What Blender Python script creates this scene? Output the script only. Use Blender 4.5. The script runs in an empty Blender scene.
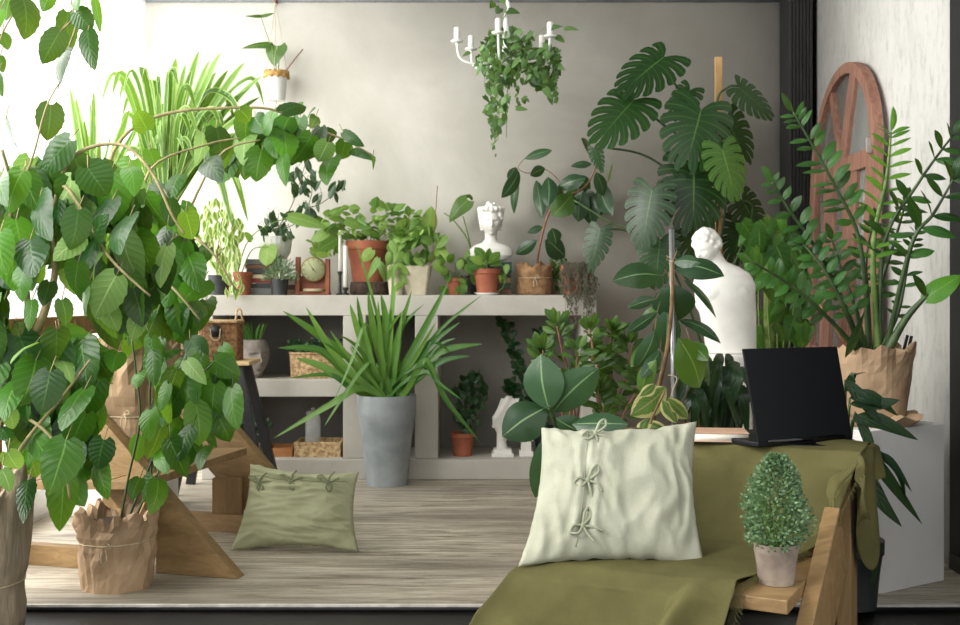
import bpy, bmesh, math, random
from mathutils import Vector, Matrix, Euler, noise
sc = bpy.context.scene
C = sc.collection
PI = math.pi
F, HC, HY = 1100.0, 0.95, 285.0      # focal length in pixels of the 960x625 frame, eye height, horizon row
V = Vector
R = random.Random(7)

def P(px, py, d):
    return V(((px - 480) * d / F, d, HC - (py - HY) * d / F))
WORLD, KEY, KEY2 = 1.1, 240, 190
def X(px, d):
    return (px - 480) * d / F
def Z(py, d):
    return HC - (py - HY) * d / F

# ------------------------------------------------------------------ materials
MATS = {}
def nt(name):
    m = bpy.data.materials.new(name); m.use_nodes = True
    t = m.node_tree
    b = t.nodes['Principled BSDF']
    return m, t, b
def lin(c):
    return tuple(((v / 255.0) / 12.92 if v / 255.0 <= .04045 else ((v / 255.0 + .055) / 1.055) ** 2.4) for v in c) + (1,)
def ramp(t, fac, stops):
    r = t.nodes.new('ShaderNodeValToRGB')
    while len(r.color_ramp.elements) < len(stops): r.color_ramp.elements.new(.5)
    for e, (p, c) in zip(r.color_ramp.elements, stops):
        e.position = p; e.color = c
    t.links.new(fac, r.inputs[0])
    return r.outputs[0]
def math_(t, op, a, b=None, c=None, clamp=False):
    n = t.nodes.new('ShaderNodeMath'); n.operation = op; n.use_clamp = clamp
    for i, v in enumerate((a, b, c)):
        if v is None: continue
        if isinstance(v, (int, float)): n.inputs[i].default_value = v
        else: t.links.new(v, n.inputs[i])
    return n.outputs[0]
def mixc(t, fac, a, b, mode='MIX'):
    n = t.nodes.new('ShaderNodeMix'); n.data_type = 'RGBA'; n.blend_type = mode
    if isinstance(fac, (int, float)): n.inputs[0].default_value = fac
    else: t.links.new(fac, n.inputs[0])
    for i, v in ((6, a), (7, b)):
        if isinstance(v, tuple): n.inputs[i].default_value = v
        else: t.links.new(v, n.inputs[i])
    return n.outputs[2]
def noise_(t, scale, detail=4, stretch=(1, 1, 1), rough=.55, dist=0, gen='Object'):
    tc = t.nodes.new('ShaderNodeTexCoord'); mp = t.nodes.new('ShaderNodeMapping')
    mp.inputs['Scale'].default_value = stretch
    t.links.new(tc.outputs[gen], mp.inputs[0])
    n = t.nodes.new('ShaderNodeTexNoise')
    n.inputs['Scale'].default_value = scale; n.inputs['Detail'].default_value = detail
    n.inputs['Roughness'].default_value = rough; n.inputs['Distortion'].default_value = dist
    t.links.new(mp.outputs[0], n.inputs['Vector'])
    return n.outputs[0]
def bump(t, b, h, strength=.3, dist=.01):
    n = t.nodes.new('ShaderNodeBump'); n.inputs['Strength'].default_value = strength
    n.inputs['Distance'].default_value = dist
    t.links.new(h, n.inputs['Height']); t.links.new(n.outputs[0], b.inputs['Normal'])

def mat(name, c1, c2=None, rough=.6, scale=8, stretch=(1, 1, 1), bs=0, bscale=None, metal=0, detail=4, lo=.35, hi=.65, bstretch=None, spec=.5):
    if name in MATS: return MATS[name]
    m, t, b = nt(name)
    b.inputs['Roughness'].default_value = rough
    b.inputs['Metallic'].default_value = metal
    b.inputs['Specular IOR Level'].default_value = spec
    n = noise_(t, scale, detail, stretch)
    t.links.new(ramp(t, n, [(lo, lin(c1)), (hi, lin(c2 or c1))]), b.inputs['Base Color'])
    if bs:
        bump(t, b, noise_(t, bscale or scale * 3, 5, bstretch or stretch), bs, .01)
    MATS[name] = m
    return m

def leafmat(name, c1, c2, vein=(150, 185, 110), vk=.5, side=7, rough=.38, trans=.28, edge=None, ew=.7, tcol=None, blotch=None, sk=.35, lb=.35, mw=.045, lobe=0):
    """leaf blade: uv.x across (midrib at .5), uv.y along; 'rnd' varies leaf to leaf"""
    if name in MATS: return MATS[name]
    m, t, b = nt(name)
    uv = t.nodes.new('ShaderNodeUVMap'); sp = t.nodes.new('ShaderNodeSeparateXYZ')
    t.links.new(uv.outputs[0], sp.inputs[0])
    mid = math_(t, 'MULTIPLY', math_(t, 'ABSOLUTE', math_(t, 'SUBTRACT', sp.outputs[0], .5)), 2)
    at = t.nodes.new('ShaderNodeAttribute'); at.attribute_name = 'rnd'
    col = ramp(t, at.outputs['Fac'], [(0.0, lin(c1)), (1.0, lin(c2))])
    n = noise_(t, 25, 2)
    col = mixc(t, math_(t, 'MULTIPLY', n, .3), col, lin(tuple(v * .7 for v in c1)))
    if blotch:
        bn = noise_(t, 34, 2)
        col = mixc(t, ramp(t, bn, [(.5, (0, 0, 0, 1)), (.58, (1, 1, 1, 1))]), col, lin(blotch))
    if edge:
        e = math_(t, 'ADD', mid, math_(t, 'MULTIPLY', noise_(t, 30, 2), .5))
        col = mixc(t, ramp(t, e, [(ew + .2, (0, 0, 0, 1)), (ew + .3, (1, 1, 1, 1))]), col, lin(edge))
    mr = math_(t, 'LESS_THAN', mid, mw)
    h = mr
    msk = math_(t, 'MULTIPLY', mr, vk)
    if side:
        fr = math_(t, 'FRACT', math_(t, 'MULTIPLY', math_(t, 'SUBTRACT', sp.outputs[1], math_(t, 'MULTIPLY', mid, .28)), side))
        sv = math_(t, 'LESS_THAN', math_(t, 'ABSOLUTE', math_(t, 'SUBTRACT', fr, .5)), .06)
        msk = math_(t, 'MAXIMUM', msk, math_(t, 'MULTIPLY', sv, vk * sk))
        h = math_(t, 'MAXIMUM', math_(t, 'SUBTRACT', 1, math_(t, 'ABSOLUTE', math_(t, 'SUBTRACT', fr, .5))), 0)
    col = mixc(t, msk, col, lin(vein))
    if lobe:
        fr = math_(t, 'FRACT', math_(t, 'MULTIPLY', math_(t, 'SUBTRACT', sp.outputs[1], .1), lobe / .8))
        lv = math_(t, 'LESS_THAN', math_(t, 'ABSOLUTE', math_(t, 'SUBTRACT', fr, .5)), .045)
        col = mixc(t, math_(t, 'MULTIPLY', lv, .4), col, lin(vein))
    t.links.new(col, b.inputs['Base Color'])
    b.inputs['Roughness'].default_value = rough; b.inputs['Specular IOR Level'].default_value = .35
    if side: bump(t, b, h, lb, .004)
    tr = t.nodes.new('ShaderNodeBsdfTranslucent'); mx = t.nodes.new('ShaderNodeMixShader')
    tc = mixc(t, .55, col, lin(tcol or (165, 205, 60)))
    t.links.new(tc, tr.inputs['Color'])
    mx.inputs[0].default_value = trans
    t.links.new(b.outputs[0], mx.inputs[1]); t.links.new(tr.outputs[0], mx.inputs[2])
    t.links.new(mx.outputs[0], t.nodes['Material Output'].inputs['Surface'])
    MATS[name] = m
    return m

def fabricmat(name, c1, c2):
    m, t, b = nt(name)
    n = noise_(t, 9, 5)
    tc = t.nodes.new('ShaderNodeTexCoord')
    w = [noise_(t, 60, 2, s) for s in ((1, .06, 8), (8, .06, 1))]
    ws = math_(t, 'ADD', w[0], w[1])
    col = ramp(t, n, [(.3, lin(c1)), (.7, lin(c2))])
    col = mixc(t, math_(t, 'MULTIPLY', ws, .12), col, lin(tuple(v * .6 for v in c1)))
    t.links.new(col, b.inputs['Base Color'])
    b.inputs['Roughness'].default_value = .9
    b.inputs['Specular IOR Level'].default_value = .15
    b.inputs['Sheen Weight'].default_value = 0
    bump(t, b, ws, .25, .003)
    MATS[name] = m
    return m

def woodmat(name, c1, c2, stretch=(1.5, 14, 14), rough=.55, scale=3):
    m, t, b = nt(name)
    n = noise_(t, scale, 6, stretch, .6, .6)
    n2 = noise_(t, 1.7, 2)
    col = ramp(t, n, [(.3, lin(c1)), (.5, lin(tuple((a + d) / 2 for a, d in zip(c1, c2)))), (.7, lin(c2))])
    col = mixc(t, math_(t, 'MULTIPLY', n2, .35), col, lin(tuple(v * .75 for v in c1)))
    t.links.new(col, b.inputs['Base Color'])
    b.inputs['Roughness'].default_value = rough
    bump(t, b, n, .12, .004)
    MATS[name] = m
    return m

# leaves
L_HIB = leafmat('hibiscus_leaf', (24, 74, 16), (78, 138, 34), (140, 185, 95), .4, 7, .33, .34)
L_HIBD = leafmat('hibiscus_leaf_deep', (12, 46, 14), (30, 80, 24), (90, 135, 70), .4, 7, .33, .22)
L_HIBP = leafmat('hibiscus_leaf_pale', (96, 138, 70), (138, 174, 96), (190, 212, 150), .6, 7, .5, .35)
L_STRAPY = leafmat('strap_leaf_bright', (50, 100, 30), (122, 166, 72), (195, 212, 140), .35, 0, .4, .35, edge=(165, 192, 112), ew=.62)
L_STRAP = leafmat('strap_leaf_green', (44, 96, 34), (116, 160, 74), (130, 175, 90), .4, 0, .36, .28)
L_FIC = leafmat('rubber_leaf', (30, 58, 36), (58, 88, 60), (130, 160, 112), .7, 16, .28, .1, sk=.06, lb=.05)
L_FICG = leafmat('rubber_leaf_green', (40, 76, 30), (78, 112, 48), (135, 165, 85), .6, 12, .35, .2, sk=.12, lb=.1)
L_FICV = leafmat('rubber_leaf_cream', (70, 108, 58), (96, 128, 66), (190, 170, 110), .6, 10, .4, .25, edge=(202, 194, 138), ew=.62)
L_MON = leafmat('monstera_leaf', (20, 48, 24), (40, 74, 36), (88, 128, 66), .7, 0, .3, .1, mw=.022, lobe=8)
L_MONG = leafmat('monstera_leaf_light', (74, 116, 52), (90, 132, 58), (130, 168, 90), .7, 0, .38, .3, mw=.025, lobe=8)
L_DARK = leafmat('dark_leaf', (18, 38, 24), (42, 70, 44), (50, 84, 52), .4, 6, .3, .08)
L_ZZ = leafmat('zz_leaf', (22, 58, 25), (60, 110, 46), (104, 150, 84), .4, 9, .3, .16)
L_ZZB = leafmat('zz_leaf_young', (76, 138, 44), (116, 172, 62), (150, 192, 98), .4, 9, .35, .3)
L_POTH = leafmat('pothos_leaf', (28, 70, 24), (78, 130, 46), (120, 164, 80), .5, 5, .36, .28)
L_IVY = leafmat('ivy_leaf', (28, 62, 26), (110, 148, 84), (130, 160, 104), .4, 0, .42, .2)
L_BENJ = leafmat('variegated_leaf', (80, 128, 52), (132, 172, 76), (170, 190, 110), .3, 0, .42, .35, edge=(214, 220, 160), ew=.5)
L_PEP = leafmat('peperomia_leaf', (66, 114, 42), (156, 190, 96), (175, 204, 125), .5, 5, .42, .3)
L_ROSE = leafmat('sage_leaf', (86, 112, 84), (126, 146, 112), (140, 160, 130), .3, 0, .7, .15)
L_BOX = leafmat('boxwood_leaf', (46, 82, 52), (136, 164, 122), (140, 175, 130), .2, 0, .5, .15)
L_STRING = leafmat('string_leaf', (70, 74, 62), (104, 100, 84), (130, 120, 110), .2, 0, .5, .15)
L_FLAT = leafmat('jade_leaf', (24, 54, 30), (46, 82, 44), (70, 110, 66), .3, 0, .4, .1)
STEMG = mat('green_stem', (88, 120, 52), (120, 148, 72), .5, 20)
STEMD = mat('dark_green_stem', (44, 66, 34), (66, 88, 44), .5, 20)
STEMB = mat('bark_stem', (96, 72, 48), (140, 112, 78), .8, 30, bs=.3)
STEMR = mat('reddish_stem', (120, 78, 60), (150, 104, 78), .7, 30)
STEMT = mat('tan_branch', (128, 118, 78), (160, 148, 104), .7, 30)
SOIL = mat('potting_soil', (38, 28, 20), (64, 48, 34), .95, 40, bs=.8, bscale=60)
# hard things
TERRA = mat('terracotta', (142, 78, 54), (168, 98, 70), .75, 10, bs=.1)
TERRAD = mat('terracotta_dull', (126, 66, 44), (156, 92, 62), .8, 14, bs=.1)
PAPER = mat('kraft_paper', (150, 124, 96), (180, 152, 120), .75, 6, bs=.35, bscale=18)
BURLAP = mat('burlap_cloth', (138, 124, 104), (170, 154, 130), .95, 40, (1, 1, .2), bs=.5, bscale=140)
BURLAPB = mat('burlap_brown', (128, 96, 66), (160, 126, 90), .95, 30, bs=.5, bscale=120)
TWINE = mat('twine', (176, 160, 130), (200, 186, 156), .9, 60)
ZINC = mat('galvanised_zinc', (124, 131, 134), (160, 166, 169), .55, 5, metal=.2, bs=.05, detail=6)
WHITEP = mat('white_plaster_cast', (222, 220, 214), (238, 236, 230), .55, 8, bs=.05)
WHITEC = mat('white_ceramic', (205, 205, 198), (226, 226, 220), .4, 8)
CREAMC = mat('cream_ceramic', (188, 178, 156), (206, 196, 174), .6, 14)
WHITEM = mat('white_metal_paint', (226, 226, 222), (238, 238, 234), .4, 8)
CANDLE = mat('candle_wax', (232, 230, 222), (244, 242, 236), .45, 8)
CONCH = mat('grey_concrete_cast', (120, 112, 106), (146, 138, 130), .85, 18, bs=.15)
DARKP = mat('dark_plastic', (38, 42, 44), (52, 56, 58), .6, 10)
BLACKM = mat('black_paint', (20, 20, 22), (30, 30, 32), .5, 10)
LAPT = mat('laptop_shell', (7, 9, 13), (9, 11, 15), .5, 4, spec=.25)
GLOSSB = mat('black_gloss', (12, 12, 13), (18, 18, 20), .15, 4)
POTG = mat('aged_grey_pot', (108, 96, 86), (152, 138, 124), .8, 12, bs=.15)
WICK = mat('wicker', (150, 120, 82), (206, 178, 134), .8, 60, (1, 1, 1), bs=.9, bscale=90, lo=.4, hi=.6)
WICKD = mat('dark_wicker', (104, 72, 44), (150, 112, 72), .8, 60, (1, 1, 1), bs=.9, bscale=90, lo=.4, hi=.6)
MOSS = mat('green_moss', (74, 96, 44), (112, 124, 66), .95, 40, bs=.9, bscale=90)
STRAW = mat('coir_fibre', (164, 122, 62), (196, 156, 92), .9, 60, bs=.8, bscale=90)
STEEL = mat('steel_pole', (140, 142, 144), (170, 172, 172), .35, 8, metal=.8)
PINE = woodmat('pine_wood', (124, 98, 62), (164, 134, 90))
PINEV = woodmat('pine_wood_upright', (124, 98, 62), (164, 134, 90), (14, 14, 1.5))
REDW = woodmat('red_brown_wood', (120, 62, 36), (156, 88, 52), (10, 10, 2))
WEATH = woodmat('weathered_red_wood', (124, 84, 68), (172, 130, 110), (12, 12, 1.5), .8, 4)
BIRCH = woodmat('pale_wood', (196, 168, 122), (216, 190, 146))
BARKW = mat('log_bark', (44, 34, 28), (78, 62, 50), .95, 20, bs=.9)
PLANK = mat('light_stick', (184, 144, 92), (206, 168, 116), .6, 8, (6, 6, 1))
STICK = mat('bamboo_stick', (176, 128, 84), (204, 156, 108), .6, 8)
STICKR = mat('red_stick', (130, 84, 66), (150, 98, 78), .6, 8)
LINEN = fabricmat('pale_sage_linen', (160, 162, 143), (179, 180, 163))
LINEND = fabricmat('sage_linen', (152, 154, 122), (170, 172, 140))
OLIVE = fabricmat('olive_linen', (86, 83, 50), (101, 97, 60))
PAGE = mat('book_pages', (226, 220, 204), (238, 233, 220), .8, 60, (1, 1, 20))
def flatc(name, c, rough=.6): return mat(name, c, tuple(min(255, v * 1.08) for v in c), rough, 10)

# ------------------------------------------------------------------ mesh builder
class G:
    def __init__(s): s.v = []; s.f = []; s.uv = []; s.mi = []; s.rn = []
    def add(s, vs, fs, uvs=None, mi=0, rn=.5):
        o = len(s.v); s.v.extend(vs)
        for i, f in enumerate(fs):
            s.f.append(tuple(o + k for k in f))
            s.uv.append([uvs[k] for k in f] if uvs else None)
            s.mi.append(mi); s.rn.append(rn)
    def box(s, lo, hi, M=None, mi=0):
        (a, b, c), (d, e, f) = lo, hi
        vs = [V(p) for p in ((a, b, c), (d, b, c), (d, e, c), (a, e, c), (a, b, f), (d, b, f), (d, e, f), (a, e, f))]
        if M: vs = [M @ p for p in vs]
        s.add(vs, [(0, 3, 2, 1), (4, 5, 6, 7), (0, 1, 5, 4), (1, 2, 6, 5), (2, 3, 7, 6), (3, 0, 4, 7)], mi=mi)
    def prism(s, pts, off, mi=0):
        """planar outline extruded by vector off"""
        n = len(pts); a = [V(p) for p in pts]; b = [p + V(off) for p in a]
        fs = [tuple(range(n - 1, -1, -1)), tuple(range(n, 2 * n))] + [(i, (i + 1) % n, n + (i + 1) % n, n + i) for i in range(n)]
        s.add(a + b, fs, mi=mi)
    def lathe(s, prof, c, seg=32, fn=None, mi=0, close=False):
        vs, fs = [], []
        n = len(prof)
        for k, (r, z) in enumerate(prof):
            for j in range(seg):
                a = 2 * PI * j / seg
                p = V((r * math.cos(a), r * math.sin(a), z))
                if fn: p = fn(p, a, k, n)
                vs.append(V(c) + p)
        for k in range(n - 1):
            for j in range(seg):
                fs.append((k * seg + j, k * seg + (j + 1) % seg, (k + 1) * seg + (j + 1) % seg, (k + 1) * seg + j))
        if close or prof[0][0] > 1e-5: fs.append(tuple(range(seg - 1, -1, -1)))
        if close or prof[-1][0] > 1e-5: fs.append(tuple((n - 1) * seg + j for j in range(seg)))
        s.add(vs, fs, mi=mi)
    def tube(s, pts, r0, r1=None, seg=6, mi=0, smooth=True):
        pts = [V(p) for p in pts]
        if smooth and len(pts) > 2: pts = spline(pts, 5)
        r1 = r0 if r1 is None else r1
        n = len(pts); vs, fs = [], []
        up = V((0, 0, 1)); prev = None
        for i, p in enumerate(pts):
            t = (pts[min(i + 1, n - 1)] - pts[max(i - 1, 0)])
            if t.length < 1e-9: t = V((0, 0, 1))
            t.normalize()
            if prev is None:
                a = t.cross(V((0, 0, 1)) if abs(t.z) < .9 else V((1, 0, 0))).normalized()
            else:
                a = (prev - t * prev.dot(t))
                a = a.normalized() if a.length > 1e-6 else t.orthogonal().normalized()
            prev = a; b = t.cross(a)
            r = r0 + (r1 - r0) * i / (n - 1)
            for j in range(seg):
                q = 2 * PI * j / seg
                vs.append(p + a * (r * math.cos(q)) + b * (r * math.sin(q)))
        for i in range(n - 1):
            for j in range(seg):
                fs.append((i * seg + j, i * seg + (j + 1) % seg, (i + 1) * seg + (j + 1) % seg, (i + 1) * seg + j))
        fs.append(tuple(range(seg - 1, -1, -1))); fs.append(tuple((n - 1) * seg + j for j in range(seg)))
        s.add(vs, fs, mi=mi)
    def ball(s, c, r, seg=12, sq=(1, 1, 1), mi=0):
        prof = [(math.sin(PI * k / (seg // 2)) * r * 1.0, -math.cos(PI * k / (seg // 2)) * r) for k in range(seg // 2 + 1)]
        prof[0] = (1e-6, -r); prof[-1] = (1e-6, r)
        s.lathe(prof, c, seg, lambda p, a, k, n: V((p.x * sq[0], p.y * sq[1], p.z * sq[2])), mi)
    def loft(s, rings, seg=32, mi=0):
        vs, fs = [], []
        for (cx, cy, cz, rx, ry, yaw) in rings:
            for j in range(seg):
                a = 2 * PI * j / seg
                x, y = rx * math.cos(a), ry * math.sin(a)
                vs.append(V((cx + x * math.cos(yaw) - y * math.sin(yaw), cy + x * math.sin(yaw) + y * math.cos(yaw), cz)))
        n = len(rings)
        for i in range(n - 1):
            for j in range(seg):
                fs.append((i * seg + j, i * seg + (j + 1) % seg, (i + 1) * seg + (j + 1) % seg, (i + 1) * seg + j))
        fs.append(tuple(range(seg - 1, -1, -1))); fs.append(tuple((n - 1) * seg + j for j in range(seg)))
        s.add(vs, fs, mi=mi)
    def build(s, name, mats, parent=None, loc=None, flat=False, bevel=0, sub=0, solid=0):
        o_loc = V(loc) if loc is not None else V((0, 0, 0))
        if parent is not None:
            w = V((0, 0, 0)); q = parent
            while q is not None: w += q.location; q = q.parent
            base = w + o_loc
        else: base = o_loc
        me = bpy.data.meshes.new(name)
        me.from_pydata([tuple(p - base) for p in s.v], [], s.f)
        if not isinstance(mats, (list, tuple)): mats = [mats]
        for m in mats: me.materials.append(m)
        me.polygons.foreach_set('material_index', s.mi)
        me.polygons.foreach_set('use_smooth', [not flat] * len(s.f))
        if any(u is not None for u in s.uv):
            ul = me.uv_layers.new(name='UVMap')
            flatuv = []
            for f, u in zip(s.f, s.uv):
                for k in range(len(f)): flatuv.extend(u[k] if u else (0, 0))
            ul.data.foreach_set('uv', flatuv)
            at = me.attributes.new('rnd', 'FLOAT', 'FACE')
            at.data.foreach_set('value', s.rn)
        me.update()
        o = bpy.data.objects.new(name, me); C.objects.link(o); o.location = o_loc
        if parent is not None: o.parent = parent
        if bevel:
            b = o.modifiers.new('bevel', 'BEVEL'); b.width = bevel; b.segments = 2; b.limit_method = 'ANGLE'; b.angle_limit = .6
            if not flat:
                w_ = o.modifiers.new('wn', 'WEIGHTED_NORMAL')
        if solid:
            m_ = o.modifiers.new('solid', 'SOLIDIFY'); m_.thickness = solid; m_.offset = 0
        if sub:
            m_ = o.modifiers.new('sub', 'SUBSURF'); m_.levels = sub; m_.render_levels = sub
        return o

def spline(pts, n=5):
    out = []
    q = [pts[0]] + list(pts) + [pts[-1]]
    for i in range(1, len(q) - 2):
        a, b, c, d = q[i - 1], q[i], q[i + 1], q[i + 2]
        for k in range(n):
            t = k / n
            out.append(.5 * ((2 * b) + (c - a) * t + (2 * a - 5 * b + 4 * c - d) * t * t + (3 * b - a - 3 * c + d) * t ** 3))
    out.append(pts[-1])
    return out

def thing(name, label, cat, loc=(0, 0, 0), group=None):
    o = bpy.data.objects.new(name, None); C.objects.link(o); o.location = loc
    o.empty_display_size = .05
    return tag(o, label, cat, group)
def tag(o, label, cat, group=None, kind=None):
    o['label'] = label; o['category'] = cat
    if group: o['group'] = group
    if kind: o['kind'] = kind
    return o
def struct(o): o['kind'] = 'structure'; return o

def remesh(o, vox, smooth=3):
    m = o.modifiers.new('r', 'REMESH'); m.mode = 'VOXEL'; m.voxel_size = vox; m.use_smooth_shade = True
    if smooth:
        s = o.modifiers.new('s', 'SMOOTH'); s.iterations = smooth; s.factor = .5
    dg = bpy.context.evaluated_depsgraph_get(); dg.update()
    me = bpy.data.meshes.new_from_object(o.evaluated_get(dg))
    o.modifiers.clear(); o.data = me
    for p in me.polygons: p.use_smooth = True
    return o

# ------------------------------------------------------------------ leaves
SH = {
    'ovate': lambda t: 2.14 * (t + .015) ** .45 * (1 - t) ** .80 if t < 1 else 0,
    'ellip': lambda t: math.sin(PI * min(1, max(0, t))) ** .75,
    'obov': lambda t: math.sin(PI * min(1, max(0, t)) ** 1.25) ** .75,
    'lance': lambda t: math.sin(PI * min(1, max(0, t)) ** .8) ** 1.1,
    'heart': lambda t: min(1, .55 + 2.6 * t) * (1 - t ** 1.6) ** .8 if t < 1 else 0,
    'strap': lambda t: (.55 + .45 * min(1, t * 3)) * (1 - max(0, (t - .55) / .45) ** 2.2),
    'round': lambda t: math.sin(PI * min(1, max(0, t))) ** .55,
}
def leaf(g, base, tip, W, nrm=None, shape='ovate', bend=.12, fold=.15, rows=7, cols=4, mi=0, rn=None, ser=0, rr=None):
    rr = rr or R
    base = V(base); tip = V(tip); d = tip - base; L = d.length
    if L < 1e-6: return
    d.normalize()
    n = V(nrm) if nrm is not None else V((0, -1, .3))
    n = n - d * n.dot(d)
    if n.length < 1e-4: n = d.orthogonal()
    n.normalize(); side = d.cross(n)
    w = SH[shape]
    if ser: rows = max(rows, 11)
    vs, uv, fs = [], [], []
    wav = rr.uniform(-.06, .06); crv = rr.uniform(-.10, .10); tw = rr.uniform(-.35, .35); dr2 = rr.uniform(0, .16)
    for i in range(rows + 1):
        t = i / rows
        hw = max(w(t), .015) * W / 2
        if ser and 0 < i < rows: sr = 1 + (.07 if i % 2 else -.05) * ser
        else: sr = 1
        c = base + d * (L * t) + n * (bend * L * 4 * t * (1 - t) * .5 - dr2 * L * t * t * .6) + side * (crv * L * t * (1 - t) * 2)
        sd_t = side * math.cos(tw * t) + n * math.sin(tw * t)
        for j in range(cols + 1):
            s = -1 + 2 * j / cols
            e = sr if abs(s) > .99 else 1
            back = -W * .16 * abs(s) ** 2 * (1 - t) ** 3 if shape in ('heart', 'ovate') else 0
            vs.append(c + sd_t * (hw * s * e) + d * back + n * (-fold * hw * abs(s) ** 1.3 + wav * hw * math.sin(9 * t + 2 * s)))
            uv.append((j / cols, t))
    for i in range(rows):
        for j in range(cols):
            a = i * (cols + 1) + j
            fs.append((a, a + 1, a + cols + 2, a + cols + 1))
    g.add(vs, fs, uv, mi, rr.random() if rn is None else rn)

def curveleaf(g, pts, W, nrm=(0, -1, .4), shape='strap', fold=.3, mi=0, rn=None, cols=2, n=6):
    """a long blade following the points"""
    pp = spline([V(p) for p in pts], n)
    m = len(pp); w = SH[shape]; vs, uv, fs = [], [], []
    for i, p in enumerate(pp):
        t = i / (m - 1)
        tg = (pp[min(i + 1, m - 1)] - pp[max(0, i - 1)]).normalized()
        nn = V(nrm); nn = (nn - tg * nn.dot(tg))
        nn = nn.normalized() if nn.length > 1e-4 else tg.orthogonal()
        sd = tg.cross(nn); hw = max(w(t), .02) * W / 2
        for j in range(cols + 1):
            s = -1 + 2 * j / cols
            vs.append(p + sd * (hw * s) + nn * (fold * hw * abs(s))); uv.append((j / cols, t))
    for i in range(m - 1):
        for j in range(cols):
            a = i * (cols + 1) + j
            fs.append((a, a + 1, a + cols + 2, a + cols + 1))
    g.add(vs, fs, uv, mi, R.random() if rn is None else rn)

def monstera(g, at, tip, W, nrm, mi=0, nl=8, gap=.16, cup=.25, rn=None):
    at, tip = V(at), V(tip); d = tip - at; L = d.length; d.normalize()
    n = V(nrm); n = (n - d * n.dot(d)).normalized(); sd = d.cross(n)
    rn = R.random() if rn is None else rn
    def surf(x, y):      # x across, y along; both in metres, curved blade
        q = (abs(x) / (W / 2)) ** 2
        return at + sd * x + d * y + n * (-cup * .30 * W * q - .10 * L * ((y / L) ** 2))
    for s in (-1, 1):
        K = nl
        B = []
        for k in range(K + 1):
            u = k / K
            s0 = L * .82 * u ** 1.2
            ang = math.radians(150 - 135 * u ** .85)
            ln = W * .5 * (1.02 * math.sin(PI * (.30 + .52 * u)) ** .8) * (1 if u < .95 else .75)
            if k == K: s0 = L * .80; ang = math.radians(5); ln = L * .2
            B.append((s0, ang, ln))
        for k in range(K):
            (s0, a0, l0), (s1, a1, l1) = B[k], B[k + 1]
            rows = 7; vs, uv, fs = [], [], []
            for i in range(rows + 1):
                r = i / rows
                gp = 0 if r < .42 else gap * min(1, (r - .42) / .15)
                if r > .85: gp += .10 * ((r - .85) / .15) ** 2
                if k == 0: g0 = 0
                for j in range(4):
                    w = j / 3
                    w = gp * .5 + w * (1 - gp)
                    st = s0 + (s1 - s0) * w; an = a0 + (a1 - a0) * w; ln = l0 + (l1 - l0) * w
                    an2 = an - .35 * r * (1 if k < K - 1 else .2)
                    ln *= (1.0 - .10 * abs(w - .5) * 2 * (r > .8))
                    x = math.sin(an2) * ln * r; y = st + math.cos(an2) * ln * r
                    vs.append(surf(s * max(0, x), y)); uv.append((.5 + .5 * r * s, .1 + .8 * (k + w) / K))
            for i in range(rows):
                for j in range(3):
                    a = i * 4 + j
                    f = (a, a + 1, a + 5, a + 4)
                    fs.append(f if s > 0 else f[::-1])
            g.add(vs, fs, uv, mi, rn)

def inpoly(x, y, poly):
    c = False; n = len(poly)
    for i in range(n):
        x1, y1 = poly[i]; x2, y2 = poly[(i + 1) % n]
        if (y1 > y) != (y2 > y) and x < (x2 - x1) * (y - y1) / (y2 - y1) + x1: c = not c
    return c

def fill(g, poly, dr, n, L, W, shape='ovate', down=1.0, spread=.9, bend=.12, fold=.15, mis=(0,), rows=5, cols=4, ser=0, stems=None, holes=(), seed=1, tilt=.8, up=0):
    rr = random.Random(seed)
    xs = [p[0] for p in poly]; ys = [p[1] for p in poly]; k = 0; tries = 0
    while k < n and tries < n * 40:
        tries += 1
        x = rr.uniform(min(xs), max(xs)); y = rr.uniform(min(ys), max(ys))
        if not inpoly(x, y, poly): continue
        if any(h[0] < x < h[2] and h[1] < y < h[3] for h in holes): continue
        d = rr.uniform(*dr); c = P(x, y, d)
        l = L * rr.uniform(.65, 1.15); w = W * l / L * rr.uniform(.85, 1.1)
        dv = V((rr.uniform(-1, 1) * spread, rr.uniform(-1, 1) * spread * .7, -down + up + rr.uniform(-.5, .5))).normalized()
        nr = V((rr.uniform(-1, 1) * tilt, -1, rr.uniform(-.2, 1) * tilt + .2))
        b = c - dv * l / 2
        leaf(g, b, c + dv * l / 2, w, nr, shape, bend * rr.uniform(.4, 1.4), fold, rows, cols, rr.choice(mis), None, ser, rr)
        if stems is not None:
            stems.tube([b, b + V((rr.uniform(-.3, .3), rr.uniform(0, .4), rr.uniform(-.1, .6))) * l * .8], .0013, .0013, 3, smooth=False)
        k += 1

def hand(g, d, items, ser=0, shape='ovate', mi=0, fold=.15, bend=.12, rows=8, stems=None, nz=.35, wsc=1.0, jit=.03):
    """items: (base px, base py, tip px, tip py, width px[, material index])"""
    for it in items:
        bx, by, tx, ty, w = it[:5]
        m = it[5] if len(it) > 5 else mi
        dd = d + R.uniform(-jit, jit) * 2
        b = P(bx, by, dd); t = P(tx, ty, dd - R.uniform(-jit, jit * 2))
        leaf(g, b, t, w * d / F * wsc, V((R.uniform(-.7, .7), -1, nz + R.uniform(-.3, .5))), shape, bend, fold, rows, 4, m, None, ser)
        if stems is not None:
            dv = (b - t).normalized()
            stems.tube([b, b + dv * .02 + V((0, .03, .02))], .0016, .0016, 4, smooth=False)

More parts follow.
